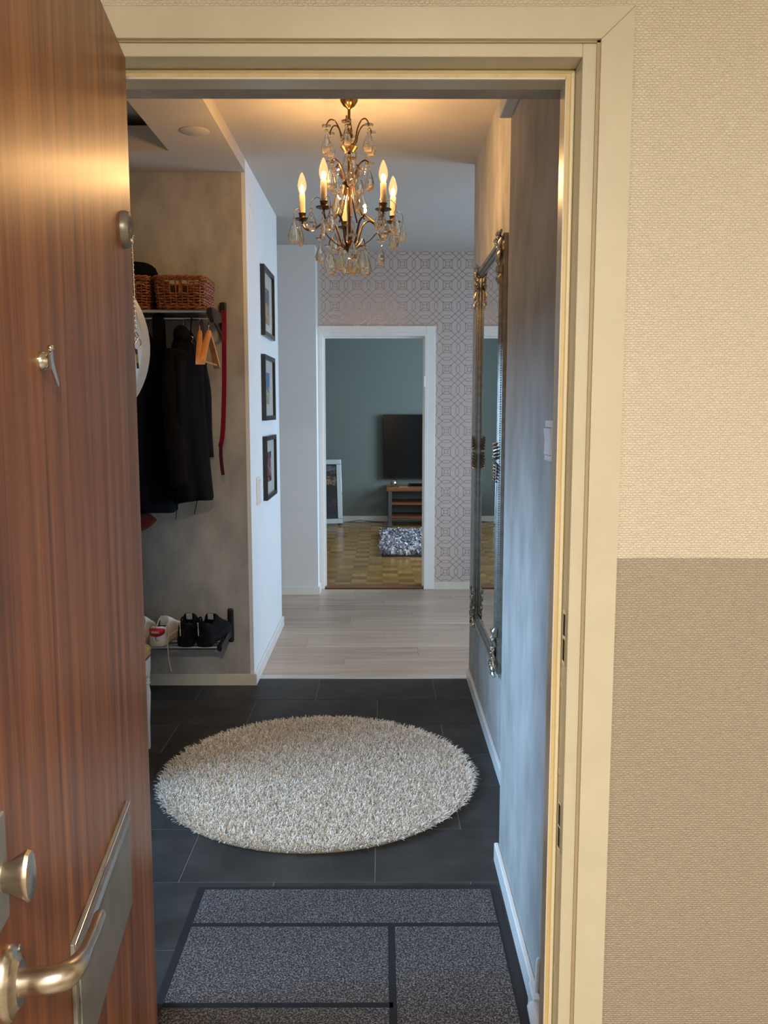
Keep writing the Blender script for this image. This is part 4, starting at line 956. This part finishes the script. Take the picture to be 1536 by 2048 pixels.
def garment(name, label, mt, stations, waves, cat='coat', sleeves=(), mt2=None, group=None, seed=0):
    g = thing(name, label, cat, (stations[0][1], stations[0][2], stations[0][0]), group); r = random.Random(seed)
    ph = [r.uniform(0, 6.28) for _ in range(6)]; rings = []; NA = 40
    fine = []
    for a, b in zip(stations, stations[1:]):
        for k in range(5): fine.append([a[i] + (b[i] - a[i]) * (k / 5) for i in range(5)])
    fine.append(list(stations[-1])); nf = len(fine)
    for j, (z, cx_, cy_, rx, ry) in enumerate(fine):
        t_ = j / nf; rg_ = []
        for k in range(NA):
            a = 2 * math.pi * k / NA; wv = 1 + waves * t_ * (math.sin(5 * a + ph[0] + 2 * t_) * .6 + math.sin(9 * a + ph[1] - 3 * t_) * .4) + .05 * math.sin(3 * a + ph[2] + 6 * t_)
            rg_.append((cx_ + rx * wv * math.cos(a), cy_ + ry * wv * math.sin(a), z + .010 * t_ * math.sin(2 * a + ph[3])))
        rings.append(rg_)
    bm = BM(); loft(bm, rings); obj('body', bm, mt, g, 'all')
    for pts, rad in sleeves:
        P = smoothpath(pts, 6); n_ = len(P); bm = BM()
        tube(bm, P, [rad[0] + (rad[1] - rad[0]) * i / (n_ - 1) + .0022 * math.sin(i * .9 + seed) for i in range(n_)], 14); obj('sleeve', bm, mt2 or mt, g, 'all')
    return g
g1 = garment('jacket', 'charcoal jacket on a wooden hanger with drawstrings at the hem', 'blackcloth',
    [(1.812, xc + .004, 4.12, .014, .020), (1.795, xc + .006, 4.12, .036, .060), (1.74, xc + .010, 4.12, .054, .145), (1.67, xc + .012, 4.12, .064, .215), (1.45, xc + .012, 4.12, .066, .222), (1.20, xc + .022, 4.12, .074, .222), (1.01, xc + .034, 4.12, .080, .22)], .10,
    sleeves=[([(xc + .004, 3.95, 1.70), (xc - .010, 3.925, 1.52), (xc - .004, 3.905, 1.30), (xc + .016, 3.90, 1.09)], (.054, .040)), ([(xc + .03, 4.27, 1.66), (xc + .045, 4.295, 1.5), (xc + .052, 4.30, 1.2)], (.046, .040))], mt2='charcloth', seed=3)
bm = BM(); ball(bm, (xc + .014, 4.02, 1.775), .05, 18, 12, (.72, 1.25, .92)); obj('hood', bm, 'blackcloth', g1, 'all')
for du, dl in ((-.030, .055), (.055, .03)):
    bm = BM(); tube(bm, smoothpath([(xc + .03 + du, 3.93, 1.02), (xc + .025 + du, 3.92, .99), (xc + .018 + du, 3.92, .99 - dl)], 5), .0018, 5); obj('drawstring', bm, 'blackcloth', g1)
xn = -1.122
g2 = garment('coat', 'navy coat hanging beside the charcoal jacket', 'navy',
    [(1.80, xn - .01, 4.14, .03, .04), (1.76, xn - .01, 4.13, .05, .09), (1.68, xn, 4.12, .072, .17), (1.60, xn, 4.12, .080, .20), (1.40, xn, 4.12, .078, .21), (1.20, xn + .008, 4.12, .082, .21), (.955, xn + .030, 4.12, .094, .21)], .08,
    sleeves=[([(xn - .0, 3.97, 1.64), (xn - .01, 3.94, 1.45), (xn + .0, 3.92, 1.1), (xn + .012, 3.92, .985)], (.060, .055))], seed=8)
bm = BM(); tube(bm, smoothpath([(xn - .01, 4.12, 1.86), (xn - .01, 4.12, 1.80)], 4), .002, 6); obj('hook', bm, 'chrome', g2)
g3 = garment('coat', 'rust red garment showing its hem below the navy coat', 'rust', [(1.80, -1.234, 4.16, .007, .03), (1.66, -1.233, 4.16, .010, .16), (1.1, -1.230, 4.16, .012, .18), (.95, -1.215, 4.14, .018, .18), (.885, -1.165, 4.12, .060, .19)], .05, seed=5)
bm = BM(); tube(bm, [(-1.234, 4.12, 1.86), (-1.234, 4.14, 1.79)], .002, 6); obj('hook', bm, 'chrome', g3)
sc1 = thing('scarf', 'black scarf looped over the rail above the navy coat', 'scarf', (-1.065, 4.12, 1.85))
xs_ = xr(313, 640, 4.08)
bm = BM(); ribbon(bm, smoothpath([(xs_, 4.14, 1.70), (xs_, 4.135, 1.84), (xs_, 4.12, 1.874), (xs_, 4.10, 1.84), (xs_ + .004, 4.095, 1.70), (xs_ + .006, 4.09, 1.56)], 5), (1, 0, 0), .05, .014); obj('cloth', bm, 'blackcloth', sc1, True)
ky = thing('key_bunch', 'small bunch of keys and cords hung behind the charcoal jacket collar', 'keys', (xr(380, 690, 4.14), 4.14, 1.74))
xk = xr(379, 665, 4.05)
bm = BM(); tube(bm, smoothpath([(xk, 4.10, 1.86), (xk + .004, 4.06, 1.80), (xk + .006, 4.05, 1.77)], 5), .003, 6); obj('cord', bm, 'blackcloth', ky, True)
bm = BM(); tube(bm, [(xk + .006 + .010 * math.cos(a), 4.048, 1.762 + .010 * math.sin(a)) for a in [2 * math.pi * k / 14 for k in range(14)]], .0018, 6, closed=True); obj('key_ring', bm, 'chrome', ky, True)
for k in range(3):
    bm = BM(); prism(bm, [(xk + .004 + .008 * k, 1.752), (xk + .012 + .008 * k, 1.752), (xk + .016 + .010 * k, 1.70 - .01 * k), (xk + .011 + .010 * k, 1.70 - .01 * k)], 'y', 4.046 - .003 * k, 4.048 - .003 * k); obj('key', bm, 'chrome' if k == 0 else 'blackplastic', ky)
rs = thing('scarf', 'dusty rose scarf hanging beside the charcoal jacket', 'scarf', (xr(404, 760, 4.2), 4.2, 1.6))
x_ = xr(406, 760, 4.30)
bm = BM(); ribbon(bm, smoothpath([(x_ - .004, 4.285, 1.878), (x_ - .002, 4.30, 1.65), (x_ + .006, 4.30, 1.50), (x_ + .004, 4.30, 1.38), (x_ - .006, 4.30, 1.26)], 5), (1, .3, 0), .034, .006); obj('cloth', bm, 'rose', rs, True)
# red strap on the bracket end
rb = thing('belt', 'long red leather strap hanging from the end of the hat rack', 'belt', (-.77, 4.16, 1.9))
q = lambda u, v: onY(u, v, 4.16)
up = [q(445, 628) + Vector((-.004, .04, .0)), q(446.5, 622), q(448, 632), q(448.5, 700), q(448.5, 780), q(446, 860), q(441.5, 893)]
bm = BM(); ribbon(bm, smoothpath(up, 6), (1, -.25, 0), .0235, .004); obj('strap', bm, 'redleather', rb, True)
bm = BM(); ribbon(bm, smoothpath([q(441.5, 886), q(442, 915), q(446, 950)], 6), (1, .9, 0), .017, .004); obj('strap_tail', bm, 'redin', rb, True)

# ================================================================== SHOE RACK AND SHOES
sk = thing('shoe_rack', 'wall-mounted aluminium shoe rack with black bracket under the coats', 'shoe rack', (-1.0, YA, .25))
SZ_ = .286
for y in (4.085, 4.165, 4.255): obj('shelf_tube', tube(BM(), [(-1.249, y, SZ_ + (y - 4.085) * .10), (-.795, y, SZ_ + (y - 4.085) * .10)], .0105, 14), 'alu', sk, True)
bm = BM(); prism(bm, [(4.068, SZ_ - .016), (4.066, SZ_ + .010), (4.085, SZ_ + .018), (4.30, SZ_ + .024), (YA - .012, SZ_ + .055), (YA - .012, SZ_ - .03), (4.30, SZ_ - .008), (4.10, SZ_ - .018)], 'x', -.797, -.777)
bmesh.ops.bevel(bm, geom=bm.edges[:], offset=.004, segments=2, affect='EDGES'); obj('end_bracket', bm, 'blackplastic', sk)
obj('wall_plate', bx(-.802, -.770, YA - .022, YA, .232, .412, .010), 'blackplastic', sk)
bm = BM(); lathe(bm, [(0, 0), (.014, 0), (.017, .005), (.017, .018), (0, .020)], 18, Matrix.Translation((-.800, 4.085, SZ_)) @ Matrix.Rotation(R(90), 4, 'Y')); obj('end_cap', bm, 'blackplastic', sk, True)
def shoe(label, loc, rz, low, mu, ms, group=None, tilt=4):
    s = thing('shoe', label, 'shoe', loc, group); MS = Matrix.Translation(loc) @ Matrix.Rotation(R(rz), 4, 'Z') @ Matrix.Rotation(R(5.7), 4, 'X') @ Matrix.Diagonal((1.13, 1.04, 1.30 if low else 1.38, 1))
    def hw(y):
        if y < .036: return .0345 * math.sqrt(max(0, 1 - ((.036 - y) / .0385) ** 2))
        if y < .10: return .0345 - .0015 * math.sin((y - .036) / .064 * math.pi)
        if y < .20: return .0345 + .0105 * math.sin((y - .10) / .10 * math.pi / 2)
        return .045 * math.sqrt(max(0, 1 - ((y - .20) / .078) ** 2))
    hk = 1.0 if low else 1.12
    def ht(y): 
        P_ = [(0, .080 * hk), (.03, .074 * hk), (.07, .060 * hk), (.10, .066 * hk), (.125, .088 * hk), (.15, .078), (.20, .052), (.245, .036), (.276, .022)]
        for (a, b), (c_, d) in zip(P_, P_[1:]):
            if a <= y <= c_: return b + (d - b) * (y - a) / (c_ - a)
        return P_[0][1] if y < 0 else P_[-1][1]
    ysn = [-.0024, .000, .004, .010, .020, .032, .05, .07, .09, .105, .12, .135, .15, .17, .19, .21, .23, .25, .265, .274, .2775]
    bm = BM(); NTH = 8; grid = []
    for sg in (-1, 1):
        half = []
        for y in ysn:
            w_ = max(hw(y), .0012); h = ht(y); opn = 1.0 if y < .105 else max(0, 1 - (y - .105) / .03); row = []
            for k in range(NTH + 1):
                th = (math.pi / 2) * k / NTH * (1 - .30 * opn)
                x = w_ * math.cos(th) ** (.55); zz = .020 + (h - .020) * (math.sin(th) / math.sin(math.pi / 2 * (1 - .30 * opn)))
                row.append(bm.verts.new((sg * x, y, zz)))
            half.append(row)
        for A, B_ in zip(half, half[1:]):
            for k in range(NTH): bm.faces.new((A[k], A[k + 1], B_[k + 1], B_[k]))
        grid.append(half)
    bmesh.ops.remove_doubles(bm, verts=bm.verts[:], dist=.0016)
    up_ = obj('upper', bm, mu, s, 'all', MS); md = up_.modifiers.new('thick', 'SOLIDIFY'); md.thickness = .004; md.offset = -1
    bm = BM(); ol = [(hw(y) + .0035, y) for y in ysn]; loop = [(x, y) for x, y in ol] + [(-x, y) for x, y in ol[::-1]]
    loft(bm, [[(x * k_, (y - .13) * k_ + .13, z) for x, y in loop] for k_, z in ((.97, 0), (1.0, .004), (1.0, .020), (.975, .026))]); obj('sole', bm, ms, s, 'all', MS)
    bm = BM(); loop2 = [(x * .86, y) for x, y in ol if .005 < y < .16]; lp_ = loop2 + [(-x, y) for x, y in loop2[::-1]]
    prism(bm, [(x, y) for x, y in lp_], 'z', .0265, .030); obj('insole', bm, 'insole', s, M4=MS)
    bm = BM(); prism(bm, [(-.016, .030 + .058), (.016, .030 + .058), (.020, .052), (-.020, .052)], 'y', .116, .121); obj('tongue', bm, mu, s, M4=MS)
    return s, MS
zsh = SZ_ + .0095
# white sneaker with red heel patch
wl = Vector((xr(314, 1288, 4.075), 4.060, zsh)); s1, M1 = shoe('white leather sneaker with a red heel patch and a hanging beige lace', wl, -7, True, 'whiteshoe', 'sole', 'shoes on the shoe rack')
bm = BM(); rings = []
for k in range(13):
    ph = R(-72 + 12 * k); f = 1 - (abs(k - 6) / 6) ** 3 * .6; x, y = .0362 * math.sin(ph), .036 - .0400 * math.cos(ph); zc_ = .0585
    rings.append([(x * o_, (y - .036) * o_ + .036, zc_ + dz * f) for dz, o_ in ((-.0165, 1.0), (.0165, 1.0), (.0165, 1.03), (-.0165, 1.03))])
loft(bm, rings); obj('heel_patch', bm, 'shoered', s1, 'all', M1)
cu = bpy.data.curves.new('heel_text', 'FONT'); cu.body = 'adidas'; cu.size = .0150; cu.align_x = 'CENTER'; cu.align_y = 'CENTER'; cu.extrude = .0004; cu.offset = .0003
to = bpy.data.objects.new('tmp', cu); COL.objects.link(to); dg = bpy.context.evaluated_depsgraph_get(); me = bpy.data.meshes.new_from_object(to.evaluated_get(dg)); bpy.data.objects.remove(to)
Ktx = []
for v_ in me.vertices:      # wrap the word round the heel
    ph = v_.co.x / .040; rr_ = .0408 + v_.co.z + .0006; x, y = (.0362 / .04) * rr_ * math.sin(ph), .036 - rr_ * math.cos(ph) * 1.03
    v_.co = Vector((x, y, .060 + v_.co.y))
me.materials.clear(); me.materials.append(M['whiteshoe']); link('heel_lettering', me, s1, M1)
bm = BM(); q = lambda u, v, Y: onY(u, v, Y)
tube(bm, smoothpath([q(329, 1243, 4.17), q(336, 1254, 4.12), q(338, 1266, 4.08), q(335, 1282, 4.065), q(336, 1300, 4.06), q(338, 1322, 4.06), q(340, 1332, 4.06), q(343, 1343, 4.06)], 6), .0022, 6); obj('lace', bm, 'lace', s1, True)
for k in range(4):
    bm = BM(); tube(bm, smoothpath([(-.022, .135 + .016 * k, .072 - .006 * k), (0, .134 + .016 * k, .086 - .007 * k), (.022, .135 + .016 * k, .072 - .006 * k)], 4), .0024, 6); obj('lace', bm, 'lace', s1, True, M1)
w2 = wl + Vector((-.095, 0, 0)); s2, M2 = shoe('white leather sneaker mostly hidden behind the teak door edge', w2, 4, True, 'whiteshoe', 'sole', 'shoes on the shoe rack')
# black trainers
for u, rz, lab in ((370, -2, 'black mesh trainer standing straight beside the white sneaker'), (406, -12, 'black mesh trainer turned outwards beside the rack bracket')):
    bl = Vector((xr(u, 1285, 4.075), 4.060, zsh)); s3, M3 = shoe(lab, bl, rz, False, 'blackshoe', 'blacksole', 'shoes on the shoe rack', 3)
    bm = BM(); ribbon(bm, [(-.014, -.0046 + .0065, .040), (-.0145, -.0052 + .0065, .064), (-.013, -.004 + .0065, .068), (-.0155, -.002 + .0065, .088)], (1, 0, 0), .0045, .0024); obj('heel_ribbon', bm, 'cream_tab', s3, M4=M3)
    bm = BM(); tube(bm, smoothpath([(-.006, .001, .086), (-.006, -.002, .104), (.002, .000, .110), (.004, .004, .100), (.004, .004, .088)], 5), .0036, 6); obj('pull_tab', bm, 'blackshoe', s3, True, M3)
    obj('tongue_tag', bx(-.014, .012, .1135, .1155, .072, .094), 'greytag', s3, M4=M3)
    for k in range(4):
        bm = BM(); tube(bm, smoothpath([(-.024, .132 + .016 * k, .074 - .006 * k), (0, .131 + .016 * k, .090 - .007 * k), (.024, .132 + .016 * k, .074 - .006 * k)], 4), .0022, 6); obj('lace', bm, 'blackcloth', s3, True, M3)

# ================================================================== WHITE STOOL AND BAG (mostly behind the door)
sx1, sy1 = onZ(303, 1497).x - .012, onZ(303, 1497).y
st = thing('stool', 'low white stool with turned legs, mostly hidden behind the teak door', 'stool', (sx1 - .12, sy1 - .12, 0))
lg = [(0, 0), (.007, 0), (.009, .01), (.010, .12), (.0155, .22), (.0165, .25), (.012, .275), (.010, .282), (.016, .287), (.016, .292), (.010, .297), (.015, .301), (.015, .306), (.011, .31), (.016, .316), (.016, .335), (0, .335)]
for x in (sx1, sx1 - .20):
    for y in (sy1, sy1 - .24): obj('leg', lathe(BM(), lg, 18, Matrix.Translation((x, y, 0))), 'trim', st, True)
obj('seat', bx(sx1 - .222, sx1 + .0145, sy1 - .262, sy1 + .018, .330, .345, .004), 'trim', st)
bg = thing('paper_bag', 'small printed package with yellow-green top and red stripe on the white stool', 'package', (sx1 - .07, sy1 - .06, .345))
bx_ = sx1 - .080; by_ = sy1 - .085
def rr_ring(z, hx, hy, e=.02, c=(bx_, by_)):
    return [(c[0] + sx * (hx - e) + e * math.cos(a), c[1] + sy * (hy - e) + e * math.sin(a), z) for sx, sy, a0 in ((1, 1, 0), (-1, 1, 90), (-1, -1, 180), (1, -1, 270)) for a in [R(a0 + 22.5 * k) for k in range(5)]]
obj('package_body', loft(BM(), [rr_ring(.3455, .098, .09), rr_ring(.350, .102, .094), rr_ring(.408, .103, .095)]), 'whiteplastic', bg, True)
obj('red_stripe', loft(BM(), [rr_ring(.408, .1035, .0955), rr_ring(.418, .1035, .0955)]), 'bagred', bg, True)
obj('package_top', loft(BM(), [rr_ring(.418, .103, .095), rr_ring(.440, .105, .096), rr_ring(.455, .100, .09), rr_ring(.468, .080, .07), rr_ring(.472, .06, .05)]), 'bagtop', bg, True)
for z in (.374, .384, .393): obj('print_line', bx(bx_ + .02, bx_ + .085, by_ - .0958, by_ - .0945, z, z + .003), 'cable', bg)

# ================================================================== LIVING ROOM FURNITURE
tvp = onY(766, 829, YL - .08); tvb = onY(766, 957, YL - .08)
tv = thing('television', 'large black flat television on the grey-green wall', 'television', (.75, YL, tvb.z))
obj('screen', bx(tvp.x + .006, tvp.x + 1.42, YL - .1015, YL - .098, tvb.z + .012, tvp.z - .006), 'tv', tv)
obj('casing', bx(tvp.x, tvp.x + 1.426, YL - .099, YL - .05, tvb.z, tvp.z, .003), 'tvframe', tv); obj('wall_bracket', bx(.5, .9, YL - .051, YL - .0005, .8, 1.15), 'tvframe', tv)
bn = thing('tv_bench', 'low brown wooden media bench with grey steel legs', 'bench', (.75, 10.7, 0))
bY0, bY1 = 10.46, 10.96; bxl = onY(773, 976, bY0).x; zt = onY(773, 975.5, bY0).z
obj('top', bx(bxl, 1.55, bY0, bY1, zt - .045, zt - .003, .003), 'benchwood', bn); obj('top_veneer', bx(bxl + .001, 1.549, bY0 + .001, bY1 - .001, zt - .003, zt), 'benchlight', bn)
for z in (.115, .285): obj('shelf', bx(bxl + .05, 1.50, bY0 + .05, bY1 - .02, z - .015, z + .015, .002), 'benchwood', bn)
for x in (bxl + .02, 1.49):
    for y in (bY0 + .005, bY1 - .05): obj('leg', bx(x, x + .045, y, y + .045, 0, zt - .045, .002), 'benchmetal', bn)
obj('lower_rail', bx(bxl + .06, 1.49, bY0 + .02, bY0 + .035, .088, .098), 'benchmetal', bn)
gb = onY(788, 969, 10.62); bm = BM(); bmesh.ops.create_icosphere(bm, subdivisions=2, radius=.046, matrix=Matrix.Translation((gb.x, 10.62, zt + .0462)))
o = obj('glass_ball', bm, 'chrome'); tag(o, 'faceted silvery glass ball on the media bench', 'ball')
sbz = zt; o = thing('sound_bar', 'long dark sound bar on the media bench under the television', 'speaker', (.8, 10.7, zt)); obj('bar_body', bx(.33, 1.40, 10.66, 10.76, zt, zt + .030, .006), 'tvframe', o); obj('bar_grille', bx(.35, 1.38, 10.657, 10.66, zt + .006, zt + .024), 'blackcloth', o)
o = obj('magazine', bx(bxl + .15, bxl + .26, 10.52, 10.64, zt, zt + .012, .001), 'benchlight'); tag(o, 'thin tan booklet lying on the media bench', 'booklet')
# poster leaning by the wall
po = thing('poster_frame', 'silver framed dark city poster leaning against the grey-green wall', 'poster', (-.85, 10.6, 0))
prx = onY(685, 1050, 10.6).x; PWi, PHt = .72, .80; e = .062
MPo = Matrix.Translation((prx, 10.66, .022)) @ Matrix.Rotation(R(14), 4, 'Z') @ Matrix.Rotation(R(-8), 4, 'X')
for a, b, c_, d in ((-PWi, 0, 0, e), (-PWi, 0, PHt - e, PHt), (-PWi, -PWi + e, e, PHt - e), (-e, 0, e, PHt - e)): obj('frame_bar', bx(a, b, -.02, .015, c_, d, .003), 'posterframe', po, M4=MPo)
t = NT('city_night_print'); setp(t, None, .25, 0, .5)
c = t.coord((1, 1, 1)); sp_ = t.n('ShaderNodeSeparateXYZ'); t.l(c, sp_.inputs[0])
nz = t.n('ShaderNodeTexNoise', Scale=9.0, Detail=6.0, Roughness=.75); t.l(t.coord((1.2, 1, 2.6)), nz.inputs['Vector'])
ma = t.n('ShaderNodeMath', _operation='MULTIPLY_ADD'); ma.inputs[1].default_value = .35; t.l(nz.outputs['Fac'], ma.inputs[0]); t.l(sp_.outputs['Z'], ma.inputs[2])
band = t.ramp(ma.outputs[0], [(.20, srgb(60, 54, 52)), (.30, srgb(22, 20, 22)), (.46, srgb(44, 40, 42)), (.52, srgb(14, 13, 16)), (.66, srgb(10, 10, 12)), (.70, srgb(150, 118, 80)), (.76, srgb(40, 32, 28)), (.80, srgb(14, 13, 15)), (.86, srgb(90, 92, 96)), (.9, srgb(20, 20, 24))])
mu = t.n('ShaderNodeMix', _data_type='RGBA', _blend_type='MULTIPLY'); mu.inputs[0].default_value = .7; nr = t.n('ShaderNodeTexNoise', Scale=45.0, Detail=3.0); t.l(t.coord((1, 1, 1)), nr.inputs['Vector'])
t.l(band, mu.inputs[6]); t.l(t.ramp(nr.outputs['Fac'], [(.4, (.2, .2, .2, 1)), (.6, (1.6, 1.6, 1.6, 1))]), mu.inputs[7]); t.l(mu.outputs[2], t.b.inputs['Base Color'])
obj('print', bx(-PWi + e, -e, -.006, 0, e, PHt - e), t.m, po, M4=MPo)
for x in (-.04, -PWi + .06): obj('foot', bx(x - .02, x + .02, -.012, .012, -.018, 0), 'blackplastic', po, M4=MPo)
cbw = thing('cable', 'thin cable lying along the living room baseboard', 'cable', (-.25, YL - .05, 0))
obj('cord', tube(BM(), smoothpath([(-.46, YL - .06, .004), (-.38, YL - .03, .010), (-.30, YL - .022, .022), (-.20, YL - .022, .016), (-.08, YL - .03, .005), (.05, YL - .05, .004)], 6), .003, 6), 'cable', cbw, True)

# ================================================================== STAIRWELL LAMP
sl = thing('ceiling_lamp', 'round opal ceiling lamp of the stairwell landing', 'lamp', (.12, -1.0, 2.47))
obj('lamp_base', lathe(BM(), [(0, 2.4699), (.17, 2.4699), (.17, 2.455), (0, 2.455)], 40, Matrix.Translation((.12, -1.0, 0))), 'whiteplastic', sl, True)
obj('opal_bowl', lathe(BM(), [(.165, 2.455), (.16, 2.42), (.13, 2.39), (.07, 2.37), (0, 2.365)], 40, Matrix.Translation((.12, -1.0, 0))), emit('lit_opal_glass', (1, .83, .58, 1), 4.0), sl, True)
ld = bpy.data.lights.new('stairwell_glow', 'AREA'); ld.shape = 'DISK'; ld.size = .32; ld.energy = STAIR_W; ld.color = (1, .90, .765)
lo = bpy.data.objects.new('stairwell_glow', ld); COL.objects.link(lo); lo.location = (.12, -1.0, 2.355); lo.parent = sl; lo.matrix_parent_inverse = WM[sl.name].inverted()
